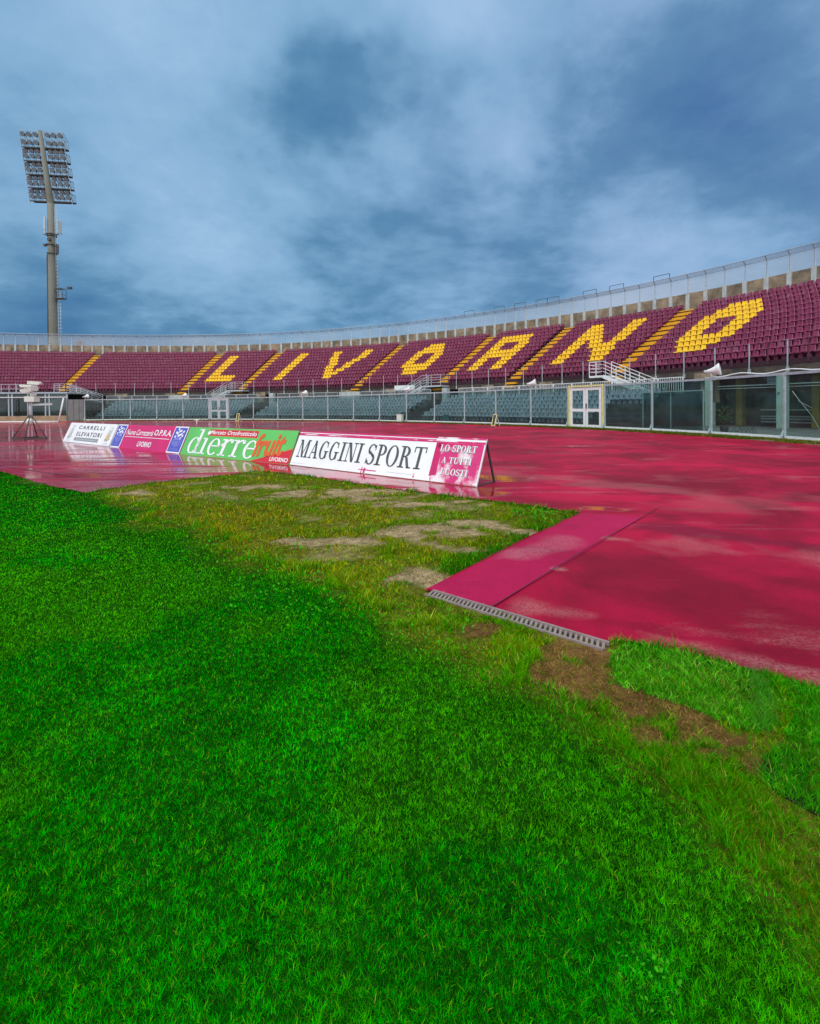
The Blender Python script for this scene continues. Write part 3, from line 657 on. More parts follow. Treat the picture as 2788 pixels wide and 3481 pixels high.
def glyph(ch):
    p = Pen(); S = .055
    if ch == 'M':
        p.stem(.10, .05); p.stem(.66, .14); p.diag(.40, 0, .10, 1, .14); p.diag(.38, 0, .66, 1, .05); p.serif(.0, .26, 0); p.serif(.56, .90, 0); p.serif(.0, .24, .945); p.serif(.66, .90, .945); return p, .96
    if ch == 'A':
        p.diag(.08, 0, .33, 1, .05); p.diag(.50, 0, .27, 1, .14); p.quad((.2, .30), (.5, .30), (.5, .36), (.2, .36)); p.serif(0, .24, 0); p.serif(.42, .72, 0); return p, .76
    if ch in 'GC':
        p.band(.34, .5, .32, .51, .14, .055, 48, 318); p.stem(.52, .05, .66, .96)
        if ch == 'G': p.stem(.46, .14, .06, .42); p.serif(.38, .70, .40)
        else: p.stem(.54, .05, .06, .26)
        return p, .76
    if ch == 'I': p.stem(.11, .14); p.serif(0, .36, 0); p.serif(0, .36, .945); return p, .42
    if ch == 'N':
        p.stem(.10, .05); p.stem(.56, .05); p.diag(.47, 0, .10, 1, .15); p.serif(0, .26, 0); p.serif(0, .22, .945); p.serif(.46, .72, .945); return p, .76
    if ch == 'S':
        p.band(.28, .74, .24, .27, .10, .06, 20, 250); p.band(.28, .27, .26, .28, .12, .06, -165, 95); p.quad((.10, .62), (.22, .66), (.48, .40), (.40, .34)); p.stem(.46, .045, .70, .97); p.stem(.03, .045, .03, .30); return p, .60
    if ch == 'P': p.stem(.11, .14); p.band(.27, .735, .29, .265, .14, .055, -90, 90); p.serif(.2, .3, .945); p.serif(.2, .3, .47, .055); p.serif(0, .38, 0); p.serif(0, .2, .945); return p, .62
    if ch == 'O': p.band(.35, .5, .34, .515, .14, .05); return p, .76
    if ch == 'R': p.stem(.11, .14); p.band(.27, .745, .28, .255, .14, .055, -90, 90); p.serif(.2, .3, .945); p.serif(.2, .34, .49, .055); p.diag(.52, 0, .32, .5, .14); p.serif(0, .36, 0); p.serif(.5, .74, 0); p.serif(0, .2, .945); return p, .76
    if ch == 'T': p.stem(.25, .14); p.serif(0, .64, .945); p.serif(.14, .50, 0); p.stem(0, .05, .74, .96); p.stem(.59, .05, .74, .96); return p, .70
    if ch == 'L': p.stem(.11, .14); p.serif(0, .60, 0); p.serif(0, .36, .945); p.stem(.55, .05, .05, .26); return p, .66
    if ch == 'U': p.stem(.10, .13, .26, 1); p.stem(.54, .05, .26, 1); p.band(.345, .27, .245, .28, .13, .055, 180, 360); p.serif(0, .33, .945); p.serif(.46, .70, .945); return p, .76
    if ch == 'd': p.stem(.40, .12, 0, 1.02); p.band(.27, .33, .26, .345, .115, .045); p.serif(.28, .46, .97, .05); p.serif(.46, .62, 0, .05); return p, .64
    if ch == 'i': p.stem(.10, .12, 0, .66); p.serif(0, .14, .61, .05); p.serif(0, .33, 0, .05); p.band(.16, .88, .075, .085, .075, .085); return p, .38
    if ch == 'e': p.band(.27, .33, .26, .345, .115, .045, 0, 318); p.serif(.08, .53, .34, .05); return p, .58
    if ch == 'r': p.stem(.10, .12, 0, .66); p.serif(0, .14, .61, .05); p.serif(0, .34, 0, .05); p.band(.36, .42, .20, .255, .06, .07, 60, 175); p.band(.44, .59, .065, .075, .065, .075); return p, .52
    return None, .34
def serif_mesh(body):
    v = []; f = []; x = 0
    for ch in body:
        p, wd = glyph(ch)
        if p:
            o = len(v); v.extend([(a + x, b) for a, b in p.v]); f.extend([tuple(i + o for i in q) for q in p.f])
        x += wd
    x1 = max(a for a, _ in v)
    return [(a / x1, b) for a, b in v], f

# ------------------------------------------------------------------ advertising boards (A-frames)
class Board:
    def __init__(s, name, label, a, b, hgt=.82, lean=.33, top=.75, group='advertising boards in a row on the wet track'):
        s.A = Vector((*a, .02)); Bv = Vector((*b, .02)); s.U = (Bv - s.A); s.L = s.U.length; s.U.normalize()
        n = Vector((-s.U.y, s.U.x, 0)); n = n if n.y > 0 else -n
        s.back = n; s.V = (n * lean + Vector((0, 0, top))).normalized(); s.Nn = s.U.cross(s.V); s.H = hgt
        if s.Nn.y > 0: s.Nn = -s.Nn
        s.root = thing(name, label, 'advertising board', s.A, group)
        s.mb = MB(); s.mats = []; s.k = 0
    def mi(s, m):
        if m not in s.mats: s.mats.append(m)
        return s.mats.index(m)
    def pt(s, u, v, off=0): return s.A + s.U * u + s.V * v + s.Nn * off
    def sheet(s, m):
        s.mb.hexa([s.pt(0, 0, -.025), s.pt(s.L, 0, -.025), s.pt(s.L, 0, 0), s.pt(0, 0, 0), s.pt(0, s.H, -.025), s.pt(s.L, s.H, -.025), s.pt(s.L, s.H, 0), s.pt(0, s.H, 0)], s.mi(m))
    def poly(s, pts, m, lift=1):
        o = .0022 * lift; s.mb.add([s.pt(u, v, o) for u, v in pts], [tuple(range(len(pts)))], s.mi(m))
    def rect(s, u0, v0, u1, v1, m, lift=1): s.poly([(u0, v0), (u1, v0), (u1, v1), (u0, v1)], m, lift)
    def put(s, mesh, u0, v0, u1, v1, m, lift=2, slope=0.0, shear=0.0):
        v, f = mesh; o = .0022 * lift
        s.mb.add([s.pt(u0 + a * (u1 - u0) + shear * b, v0 + b * (v1 - v0) + slope * a, o) for a, b in v], f, s.mi(m))
    def ring(s, cu, cv, ru, rv, w, m, lift=2, a0=0, a1=360, n=20):
        for i in range(n):
            q = []
            for a in (a0 + (a1 - a0) * i / n, a0 + (a1 - a0) * (i + 1) / n):
                c, d = math.cos(R(a)), math.sin(R(a)); q += [(cu + ru * c, cv + rv * d), (cu + (ru - w) * c, cv + (rv - w) * d)]
            s.poly([q[0], q[2], q[3], q[1]], m, lift)
    def finish(s, legs=(0, .5, 1)):
        for l in legs:
            u = .03 + l * (s.L - .06); mb = MB()
            t = s.pt(u, s.H - .02, -.035); ft = s.A + s.U * u + s.back * .60; ft.z = .02
            mb.bar(t, ft, .028, .028); b0 = s.pt(u, .02, -.035); mb.bar(b0, ft + Vector((0, 0, .012)), .022, .022)
            mb.build('rear_leg', M['darksteel'], s.root)
        s.mb.build('panel', s.mats, s.root)

# white serif board
b = Board('advertising_board', 'long white board lettered MAGGINI SPORT with magenta end paled by painted glare', (-2.72, 11.04), (1.04, 7.79))
b.sheet(M['white'])
b.rect(0, .715, b.L, .735, M['magenta']); b.rect(0, .735, b.L, .755, M['palepink']); b.rect(0, .79, b.L * .8, .82, M['magenta']); b.rect(0, .757, 3.95, .772, M['magenta']); b.rect(b.L * .8, .79, b.L, .82, M['palepink'])
b.rect(4.0, .01, b.L - .02, .712, M['palepink']); b.poly([(3.97, .10), (4.12, .13), (4.10, .70), (3.97, .712)], M['magenta'], 2); b.poly([(4.0, .62), (4.9, .69), (4.9, .712), (4.0, .712)], M['magenta'], 2)
b.put(serif_mesh('MAGGINI'), .13, .205, 2.20, .61, M['letter'], 2); b.put(serif_mesh('SPORT'), 2.33, .195, 3.80, .61, M['letter'], 2)
for body, u0, v0, u1, v1 in (('LO SPORT', 4.08, .56, 4.83, .68), ('A TUTTI', 4.17, .35, 4.78, .46), ('I COSTI', 4.20, .15, 4.75, .26)):
    b.put(serif_mesh(body), u0 + .014, v0 - .012, u1 + .014, v1 - .012, M['greyprint'], 3); b.put(serif_mesh(body), u0, v0, u1, v1, M['white'], 4)
for u, v, w, h in ((2.36, .02, .05, .10), (2.2, .07, .5, .02), (3.62, .04, .03, .04), (3.63, .095, .02, .02), (2.30, .0, .02, .14)): b.rect(u, v, u + w, v + h, M['palepink'], 2)
b.rect(0, .0, b.L, .012, M['rust'], 2); b.rect(.02, .062, .55, .068, M['paleprint'], 2); b.rect(2.95, .085, 3.6, .092, M['paleprint'], 2)
b.finish((0, .33, .66, 1.0))
# green board
b = Board('advertising_board', 'light green board lettered dierre fruit with a red corner', (-6.55, 13.97), (-2.76, 11.07))
b.sheet(M['green'])
b.poly([(3.33, .004), (b.L, .004), (b.L, .38)], M['red'], 1); b.poly([(3.30, .0), (3.36, .0), (b.L, .385), (b.L, .36)], M['orange'], 2)
b.rect(1.10, .60, 3.30, .775, M['red'], 1); b.rect(1.08, .585, 3.32, .60, M['orange'], 1)
b.put(text_mesh('Mercato Ortofrutticolo', bold=.012), 1.17, .632, 3.24, .752, M['white'], 3, shear=.02)
b.put(serif_mesh('dierre'), .24, .055, 3.42, .75, M['white'], 3, shear=.08)
b.put(text_mesh('fruit', bold=.03), 3.30, .10, 4.42, .70, M['orange'], 4, slope=.085, shear=.07)
b.put(text_mesh('LIVORNO', bold=.02), 4.06, .045, 4.72, .150, M['white'], 3)
b.poly([(1.86, .33), (1.97, .30), (2.02, .38), (1.92, .40)], M['palepink'], 4)
for u in (.95, 1.9, 2.85, 3.8): b.rect(u, 0, u + .008, .82, M['greyprint'], 5) if False else None
b.finish()
# magenta board with the two blue emblems
b = Board('advertising_board', 'magenta board lettered LIVORNO with a blue chequered emblem at each end', (-10.33, 16.88), (-6.60, 14.02))
b.sheet(M['magenta'])
for u0, u1 in ((0.0, .74), (3.93, b.L)):
    b.rect(u0, .0, u1, .82, M['white'], 1); b.rect(u0 + .035, .035, u1 - .045, .785, M['blue'], 2); wd = u1 - u0; cu = (u0 + u1) / 2
    for i in range(6):
        for j in range(4):
            if (i + j) % 2 == 0:
                uu = u0 + wd * (.20 + .10 * i); vv = .46 + .065 * j + .045 * math.sin(i * 1.1); b.poly([(uu, vv), (uu + wd * .10, vv + .012), (uu + wd * .10, vv + .077), (uu, vv + .065)], M['white'], 3)
    b.ring(cu, .34, wd * .33, .14, .022, M['lightblue'], 3); b.ring(cu, .34, wd * .22, .09, .02, M['lightblue'], 3); b.ring(cu - wd * .06, .37, wd * .26, .07, .02, M['lightblue'], 4); b.ring(cu, .33, wd * .10, .045, .02, M['lightblue'], 4)
    b.put(text_mesh('O.P.R.A.'), u0 + wd * .18, .075, u1 - wd * .2, .155, M['lightblue'], 3)
b.put(text_mesh('Nuova Carrozzeria', bold=.008), .86, .47, 2.70, .66, M['white'], 3, shear=.04); b.put(text_mesh('O.P.R.A.', bold=.02), 2.78, .495, 3.86, .685, M['white'], 3)
b.rect(.84, .395, 3.84, .412, M['white'], 3); b.put(text_mesh('LIVORNO', bold=.02), 1.95, .095, 2.86, .27, M['white'], 3)
b.finish()
# white forklift board
b = Board('advertising_board', 'white board lettered CARRELLI ELEVATORI with pale pictures at both ends', (-13.99, 19.78), (-10.38, 16.90))
b.sheet(M['white'])
b.put(text_mesh('CARRELLI', spacing=1.35, bold=.02), 1.10, .565, 3.62, .715, M['letter'], 2); b.put(text_mesh('ELEVATORI', spacing=1.30, bold=.02), 1.15, .285, 3.60, .455, M['letter'], 2)
b.rect(1.10, .095, 3.50, .23, M['greyprint'], 2); b.put(text_mesh('www . . . . . . . . . . . it', spacing=1.5), 1.35, .135, 3.3, .175, M['paleprint'], 3) if False else b.rect(1.35, .145, 3.25, .165, M['paleprint'], 3)
for u0 in (.28, 4.02):
    b.rect(u0, .05, u0 + .42, .06, M['greyprint'], 2); b.rect(u0, .10, u0 + .40, .11, M['greyprint'], 2); b.rect(u0 + .05, .70, u0 + .42, .71, M['greyprint'], 2); b.rect(u0 + .10, .655, u0 + .40, .665, M['greyprint'], 2)
    b.poly([(u0, .22), (u0 + .26, .20), (u0 + .30, .42), (u0 + .05, .44)], M['goldprint'] if u0 > 2 else M['paleprint'], 2); b.poly([(u0 + .06, .44), (u0 + .25, .42), (u0 + .23, .60), (u0 + .10, .62)], M['paleprint'], 2)
    b.rect(u0 + .30, .20, u0 + .34, .62, M['greyprint'], 2); b.rect(u0 + .33, .24, u0 + .45, .27, M['goldprint'], 2)
    b.ring(u0 + .07, .21, .05, .05, .03, M['greyprint'], 3); b.ring(u0 + .22, .20, .05, .05, .03, M['greyprint'], 3)
b.rect(0, 0, b.L, .01, M['greyprint'], 2)
b.finish()

# ------------------------------------------------------------------ grandstand
SA, SB = -26.0, 64.0
D0, DROW, Z0, ZROW, NR = 8.40, 0.80, 3.62, 0.45, 13
AISLES = [-9.82, 3.17, 9.80, 23.77, 33.42, 40.50, 48.53]
def rowd(i): return D0 + DROW * i
def rowz(i): return Z0 + ZROW * i
gs = thing('grandstand', 'curved concrete grandstand with maroon terraces and yellow stair flights', 'grandstand', P(25, 9, 0))
prof = [(D0, Z0)]
for i in range(NR):
    prof += [(rowd(i), rowz(i)), (rowd(i + 1), rowz(i))] if i else [(rowd(1), rowz(0))]
prof += [(rowd(NR), rowz(NR - 1) - .5), (D0 + .4, Z0 - .42), (D0, Z0 - .30)]
sweep(MB(), prof, SA, SB, 1.0).build('terrace', M['terrace'], gs)
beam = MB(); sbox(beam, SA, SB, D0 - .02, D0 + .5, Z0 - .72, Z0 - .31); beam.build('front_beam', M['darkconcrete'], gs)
DB = rowd(NR)      # back of the seating
wall = MB(); sbox(wall, SA, SB, DB + .012, DB + .25, 7.5, 10.55, step=1.5)
wall.build('parapet', M['concrete'], gs)
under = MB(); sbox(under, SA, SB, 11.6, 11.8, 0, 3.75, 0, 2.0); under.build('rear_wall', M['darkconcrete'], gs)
s = -22.6; PIL = []
while s < 62: PIL.append(s); s += .99 + .21 * min(1, max(0, (34 - s) / 30))
for q in PIL:
    mb = MB(); sbox(mb, q - .105, q + .105, DB - .10, DB + .01, 9.05, 10.62, step=.3); mb.build('pilaster', M['paleconcrete'], gs)
for a in AISLES:
    mb = MB(); hw = .44
    for i in range(NR):
        if i: sbox(mb, a - hw, a + hw, rowd(i) - .38, rowd(i) - .004, rowz(i - 1) + .004, rowz(i) - ZROW * .5, 0, .9)
        if i: sbox(mb, a - hw, a + hw, rowd(i) - .03, rowd(i) - .004, rowz(i) - .075, rowz(i) + .028, 0, .9)
        sbox(mb, a - hw, a + hw, rowd(i) + .006, rowd(i) + .40, rowz(i) + .004, rowz(i) + .03, 0, .9)
    for j in range(2): sbox(mb, a - hw, a + hw, D0 - .36 * (j + 1), D0 - .36 * j - .004, Z0 - .30 * (j + 1) - .16, Z0 - .30 * (j + 1), 0, .9)
    mb.build('stair_flight', M['yellowstep'], gs)
for q in np.arange(-19, 54, 5.2):
    mb = MB(); sbox(mb, q - .28, q + .28, D0 + .0, D0 + .75, 1.4, Z0 - .725, step=.3)
    sbox(mb, q - .55, q + .55, D0 - .12, D0 - .025, 2.75 + .2 * math.sin(q), Z0 - .42, step=.3); mb.build('column', M['concrete'], gs)
for q in (53.95, 57.2):
    mb = MB(); sbox(mb, q - .13, q + .13, D0 - .15, D0 + .35, -.02, Z0 - .725, step=.3); mb.build('pillar', M['greenpillar'], gs)
# lower tier: six rows of grey steps behind the screen, broken by two tunnel mouths
LOW = [(-3.6, 13.1), (15.1, 33.6), (35.6, 53.3)]
LD0, LDR, LZ0, LZR, LN = 2.0, .75, .22, .29, 6
for s0, s1 in LOW:
    pf = [(LD0, -.02)]
    for i in range(LN): pf += [(LD0 + LDR * i, LZ0 + LZR * i), (LD0 + LDR * (i + 1), LZ0 + LZR * i)]
    pf += [(LD0 + LDR * LN, LZ0 + LZR * LN), (D0 + 3.1, LZ0 + LZR * LN), (D0 + 3.1, -.02)]
    sweep(MB(), pf, s0, s1, 1.0).build('lower_terrace', M['lowterrace'], gs)
for s0, s1 in ((13.1, 15.1), (33.6, 35.6)):
    mb = MB(); sbox(mb, s0, s1, 9.4, 9.6, 0, 3.2, step=1); mb.build('tunnel_back', M['black'], gs)  # black sheet stands in for the unlit depth of the tunnel
    mb = MB(); sbox(mb, s1 - .75, s1 - .25, 6.4, 6.9, 0, 3.0, step=.4); mb.build('pillar', M['paleconcrete'], gs)
# undercroft at the right: back wall with openings, olive posts, bench rails
mb = MB(); sbox(mb, 53.4, 64, 11.2, 11.35, 0, 2.0, step=1); mb.build('undercroft_wall', pmat('undercroft_green', (.035, .075, .06), .7, .4, 1.2, col2=(.10, .14, .12), sc2=1.6, thr=(.5, .7)), gs)
olive = pmat('olive_post', (.22, .17, .03), .6, .25, 3)
for q in (54.6, 57.75, 60.4):
    mb = MB(); sbox(mb, q - .14, q + .14, 9.9, 10.3, 0, 3.2, step=.3); mb.build('post', olive, gs)
for z in (.52, .38, .9, .2):
    mb = MB(); sbox(mb, 55.2, 57.4, 10.7, 10.85, z, z + .07, step=.6); sbox(mb, 58.1, 62, 10.7, 10.85, z, z + .07, step=.6); mb.build('bench_rail', M['paleconcrete'], gs)
mb = MB(); sbox(mb, 53.5, 64, 8.9, 8.95, 2.32, 2.37, step=.8); sbox(mb, 53.5, 64, 8.9, 8.95, 2.18, 2.21, step=.8); mb.build('service_pipe', M['whitepaint'], gs)
mb = MB()
tv, tf = text_mesh('F', bold=.03); X, Y, Zv = axes(57.2); o = P(57.2, D0 - .155, 1.72)
mb.add([o + X * (a * .13 - .1) + Zv * (bb * .17) for a, bb in tv], tf, 0); mb.build('lettering', M['ink'], gs)

# ------------------------------------------------------------------ seats
def seat_mesh(name, mat):
    mb = MB()
    def ring(y, z, hw, r): return [(-hw, y, z - r), (-hw * .86, y, z), (hw * .86, y, z), (hw, y, z - r)]
    # moulded shell: front lip, pan, curve, back; two skins
    sec = [(-.20, .26, .185, -.01), (-.205, .315, .190, .0), (-.17, .335, .190, .0), (.02, .315, .185, .0), (.12, .325, .185, .0), (.165, .37, .183, .0), (.185, .50, .172, .0), (.20, .60, .152, .0), (.205, .635, .120, .0)]
    n = len(sec); v = []
    for y, z, w, _ in sec:
        v += [(-w, y - .03, z + .012), (-w * .55, y, z), (w * .55, y, z), (w, y - .03, z + .012)]
    k = len(v)
    for y, z, w, _ in sec:
        v += [(-w, y + .005, z - .022), (w, y + .005, z - .022)]
    f = []
    for i in range(n - 1):
        for j in range(3): f.append((i * 4 + j, i * 4 + j + 1, i * 4 + 5 + j, i * 4 + 4 + j))
        a = k + i * 2; f.append((a + 1, a, a + 2, a + 3)); f.append((i * 4, i * 4 + 4, a + 2, a)); f.append((i * 4 + 7, i * 4 + 3, a + 1, a + 3))
    f.append((3, 2, 1, 0, k, k + 1)); t = (n - 1) * 4; f.append((t, t + 1, t + 2, t + 3, k + 2 * n - 1, k + 2 * n - 2))
    mb.add(v, f, 0, True)
    mb.box((0, -.02, .14), (.22, .10, .28), 0)
    me = bpy.data.meshes.new(name); me.from_pydata(mb.v, [], mb.f); me.polygons.foreach_set('use_smooth', mb.smooth); me.materials.append(mat); me.update()
    return me
SEATS = {'yellow': seat_mesh('yellow_seat', M['yellowseat']), 'maroon': seat_mesh('maroon_seat', M['maroonseat']), 'grey': seat_mesh('grey_seat', M['greyseat'])}
PITCH = .3255
def iv(o, L): return {r: [(int(round((a - o) / PITCH)), int(round((b2 - o) / PITCH)) - 1) for a, b2 in v] for r, v in L}
LET = {}
LET['L'] = (4.72, {**{r: [(0, 2)] for r in range(4, 11)}, 2: [(0, 8)], 3: [(0, 8)]})
LET['I'] = (12.42, {r: [(0, 2)] for r in range(2, 11)})
LET['V'] = (16.48, iv(16.48, [(2, [(18.41, 19.5)]), (3, [(18.1, 19.79)]), (4, [(17.77, 18.73), (19.15, 20.15)]), (5, [(17.45, 18.4), (19.5, 20.5)]), (6, [(17.35, 18.35), (19.5, 20.5)]), (7, [(17.13, 18.11), (19.6, 20.57)]), (8, [(16.85, 17.8), (19.93, 20.9)]), (9, [(16.68, 17.6), (19.98, 20.95)]), (10, [(16.48, 17.45), (20.16, 21.1)])]))
LET['first O'] = (26.85, iv(26.85, [(2, [(27.94, 29.6)]), (3, [(27.46, 30.1)]), (4, [(26.95, 30.2)]), (5, [(26.9, 27.95), (29.25, 30.2)]), (6, [(26.9, 27.9), (29.2, 30.2)]), (7, [(26.84, 27.8), (29.1, 30.1)]), (8, [(26.76, 29.7)]), (9, [(27.15, 29.45)]), (10, [(27.43, 29.06)])]))
LET['R'] = (34.97, iv(34.97, [(2, [(34.97, 36.0), (37.3, 38.3)]), (3, [(34.97, 36.0), (37.2, 38.2)]), (4, [(34.97, 36.0), (37.1, 38.1)]), (5, [(35, 38.14)]), (6, [(34.99, 38.11)]), (7, [(34.94, 35.95), (37.2, 38.2)]), (8, [(34.95, 35.95), (37.1, 38.1)]), (9, [(34.94, 37.97)]), (10, [(34.94, 37.95)])]))
LET['N'] = (42.62, iv(42.62, [(2, [(42.62, 43.6), (45.45, 46.45)]), (3, [(42.61, 43.6), (45.1, 46.48)]), (4, [(42.64, 43.6), (44.75, 46.4)]), (5, [(42.61, 43.57), (44.4, 46.3)]), (6, [(42.62, 43.61), (43.99, 44.96), (45.4, 46.4)]), (7, [(42.61, 44.6), (45.4, 46.4)]), (8, [(42.61, 44.23), (45.4, 46.4)]), (9, [(42.58, 43.92), (45.4, 46.4)]), (10, [(42.63, 43.58), (45.4, 46.4)])]))
LET['last O'] = (50.44, iv(50.44, [(2, [(51.1, 52.75)]), (3, [(50.76, 53.05)]), (4, [(50.44, 53.35)]), (5, [(50.44, 51.42), (52.4, 53.35)]), (6, [(50.45, 51.42), (52.4, 53.35)]), (7, [(50.44, 51.42), (52.4, 53.35)]), (8, [(50.44, 53.35)]), (9, [(50.73, 53.05)]), (10, [(51.07, 52.7)])]))
SECT = [(-26, AISLES[0], 4.72), (AISLES[0], AISLES[1], 4.72), (AISLES[1], AISLES[2], 4.72), (AISLES[2], AISLES[3], 16.48), (AISLES[3], AISLES[4], 26.85), (AISLES[4], AISLES[5], 34.97), (AISLES[5], AISLES[6], 42.62), (AISLES[6], 61.0, 50.44)]
STAIRN = ['the leftmost stair', 'the stair before letter L', 'the stair between L and I', 'the stair between V and O', 'the stair between O and R', 'the stair between R and N', 'the stair between N and O']
LNAME = {k: ('the ' + k.replace(' O', ' letter O')) if ' ' in k else 'the letter ' + k for k in LET}
seats = []
CAMP = Vector((0, 0, H_EYE))
for si, (sa, sb, org) in enumerate(SECT):
    hl = .50 if si else 0
    c0 = math.ceil((sa + hl - org) / PITCH - .40); c1 = math.floor((sb - (.50 if si < 7 else 0) - org) / PITCH + .45)
    letters = [k for k, (o, _) in LET.items() if sa < o < sb]
    for i in range(NR):
        for c in range(c0, c1):
            sc = org + (c + .5) * PITCH; let = None
            for L in letters:
                o, rows = LET[L]; cc = int(round((sc - .5 * PITCH - o) / PITCH))
                if any(a <= cc <= b2 for a, b2 in rows.get(i, [])): let = (L, sum(1 for a, b2 in rows[i] for q in range(a, b2 + 1) if q <= cc))
            p = P(sc, rowd(i) + .40, rowz(i)); t = that(sc); scl = PITCH * (1 - kat(sc) * (rowd(i) + .4)) / .415
            
            dist = (p - CAMP).length; ax = p.x / p.y
            seats.append(dict(p=p, t=t, s=scl, let=let, row=i, sec=si, col=c - c0 + 1, size=(scl / dist if p.y > 3 and -.87 < ax < .845 else 0)))
def place(o, q, jit=.0):
    o.location = q['p']; o.rotation_euler = (0, 0, q['t'] + jit); o.scale = (q['s'], 1, 1)
def merged(name, mesh, qs, mats):
    nv = len(mesh.vertices); co = np.empty(nv * 3); mesh.vertices.foreach_get('co', co); co = co.reshape(-1, 3)
    fs = [tuple(p.vertices) for p in mesh.polygons]; V = []; F = []
    for j, q in enumerate(qs):
        c, sn = math.cos(q['t']), math.sin(q['t']); x = co[:, 0] * q['s']; y = co[:, 1]
        V.append(np.stack([x * c - y * sn + q['p'].x, x * sn + y * c + q['p'].y, co[:, 2] + q['p'].z], 1)); F.extend([tuple(k + j * nv for k in f) for f in fs])
    return np.concatenate(V) if V else np.zeros((0, 3)), F
def stuff_seats(name, groups, label):
    V = []; F = []; MI = []; mats = []; o = 0
    for mesh, qs in groups:
        v, f = merged(name, mesh, qs, None); V.append(v); F.extend([tuple(k + o for k in a) for a in f]); MI += [len(mats)] * len(f); o += len(v); mats.append(mesh.materials[0])
    me = bpy.data.meshes.new(name); me.from_pydata(np.concatenate(V).tolist(), [], F)
    for m in mats: me.materials.append(m)
    me.polygons.foreach_set('material_index', MI); me.update()
    ob = bpy.data.objects.new(name, me); COL.objects.link(ob); return tag(ob, label, 'seats', kind='stuff')
seats.sort(key=lambda q: -q['size'])
near, rest = seats[:300], seats[300:]
for q in near:
    kind = 'yellow' if q['let'] else 'maroon'
    o = bpy.data.objects.new('stadium_seat', SEATS[kind]); COL.objects.link(o); place(o, q, rnd.uniform(-.03, .03))
    if q['let']:
        lab = f"yellow seat in {LNAME[q['let'][0]]}, {ordn(q['row'] - 1)} letter row from the bottom, {ordn(q['let'][1])} along"
    else:
        st = STAIRN[q['sec'] - 1]
        lab = f"maroon seat in the {ordn(q['row'] + 1)} row up, {ordn(q['col'])} right of {st}"
    tag(o, lab, 'seat', 'seats of the curved upper stand')
stuff_seats('stadium_seats', [(SEATS['maroon'], [q for q in rest if not q['let']]), (SEATS['yellow'], [q for q in rest if q['let']])], 'farther maroon and yellow seats of the curved upper stand')
low = []
for bi, (s0, s1) in enumerate(LOW):
    n = int((s1 - s0 - .5) / (PITCH * 1.12))
    for i in range(LN):
        for c in range(n):
            sc = s1 - .3 - (c + .5) * PITCH * 1.12; p = P(sc, LD0 + LDR * i + .35, LZ0 + LZR * i)
            if bi == 2 and i < LN - 2 and sc > 50.6: continue
            dist = (p - CAMP).length; ax = p.x / p.y
            low.append(dict(p=p, t=that(sc), s=PITCH * 1.12 * (1 - kat(sc) * 4) / .43, row=i, bi=bi, col=c + 1, size=(1 / dist if -.87 < ax < .845 else 0)))
low.sort(key=lambda q: -q['size'])
BAYN = ['left of the first tunnel', 'between the two tunnels', 'right of the second tunnel']
for q in low[:300]:
    o = bpy.data.objects.new('grey_seat', SEATS['grey']); COL.objects.link(o); place(o, q, rnd.uniform(-.05, .05))
    tag(o, f"grey seat {BAYN[q['bi']]}, {ordn(q['row'] + 1)} row up, {ordn(q['col'])} from right", 'grey seat', 'grey seats of the lower tier behind glass')
stuff_seats('grey_seats', [(SEATS['grey'], low[300:])], 'farther grey seats of the lower tier behind the glass fence')

# ------------------------------------------------------------------ wire fence on the parapet
pf = thing('parapet_fence', 'tall wire mesh fence with bent tops along the parapet', 'fence', P(25, DB, 9.7))
for j, q in enumerate(PIL):
    X, Y, Zv = axes(q); mb = MB(); a = P(q, DB + .06, 10.5)
    mb.bar(a, a + Zv * 1.35, .06, .06); mb.bar(a + Zv * 1.35, a + Zv * 1.62 + Y * -.28, .06, .06); mb.build('post', M['steel'], pf)
for a, b2 in zip(PIL[:-1], PIL[1:]):
    mb = MB(); pa = P(a, DB + .06, 10.56); pb = P(b2, DB + .06, 10.56); i1 = axes(a)[1] * -.28; i2 = axes(b2)[1] * -.28; z1 = Vector((0, 0, 1.29)); z2 = Vector((0, 0, 1.55))
    mb.add([pa, pb, pb + z1, pa + z1, pb + z2 + i2, pa + z2 + i1], [(0, 1, 2, 3), (3, 2, 4, 5)]); mb.build('mesh_panel', M['mesh'], pf)
for nm, dd, zz in (('lower_rail', .06, 11.86), ('upper_rail', -.22, 12.13)):
    mb = MB(); mb.tube([P(q, DB + dd, zz) for q in PIL], .028, 6); mb.build(nm, M['steel'], pf)
for j in (46, 49, 51, 53, 54, 57, 59, 62):
    if j + 1 < len(PIL):
        a, b2 = P(PIL[j], DB - .22, 12.13), P(PIL[j + 1], DB - .22, 12.13); z = Vector((0, 0, .38)); mb = MB()
        mb.bar(a, a + z, .04, .04); mb.bar(b2, b2 + z, .04, .04); mb.bar(a + z, b2 + z, .04, .04); mb.build('raised_bar', M['darksteel'], pf)

# guard rail along the front of the upper stand
gr = thing('guard_rail', 'thin posts and wires guarding the front of the upper stand', 'railing', P(25, D0, 3))
mar = pmat('maroon_metal', (.10, .02, .04), .5, .2, 5)
s = -25.0; j = 0; gp = []
while s < 62:
    if all(abs(s - a) > .55 for a in AISLES):
        mb = MB(); a = P(s, D0 - .07, Z0 - (.62 if j % 2 == 0 else .2)); mb.bar(a, P(s, D0 - .07, Z0 + 1.0), .05, .05)
        if j % 2 == 0: mb.box(P(s, D0 - .06, Z0 - .55), (.11, .11, .28))
        mb.build('post', M['steel'] if j % 2 == 0 else mar, gr); gp.append(s)
    s += .80 + .25 * max(0, min(1, (30 - s) / 40)); j += 1
for z in (.30, .62, .96):
    mb = MB(); mb.tube([P(q, D0 - .07, Z0 + z) for q in np.arange(-25, 62.1, 1.0)], .009, 5); mb.build('wire', mar, gr)

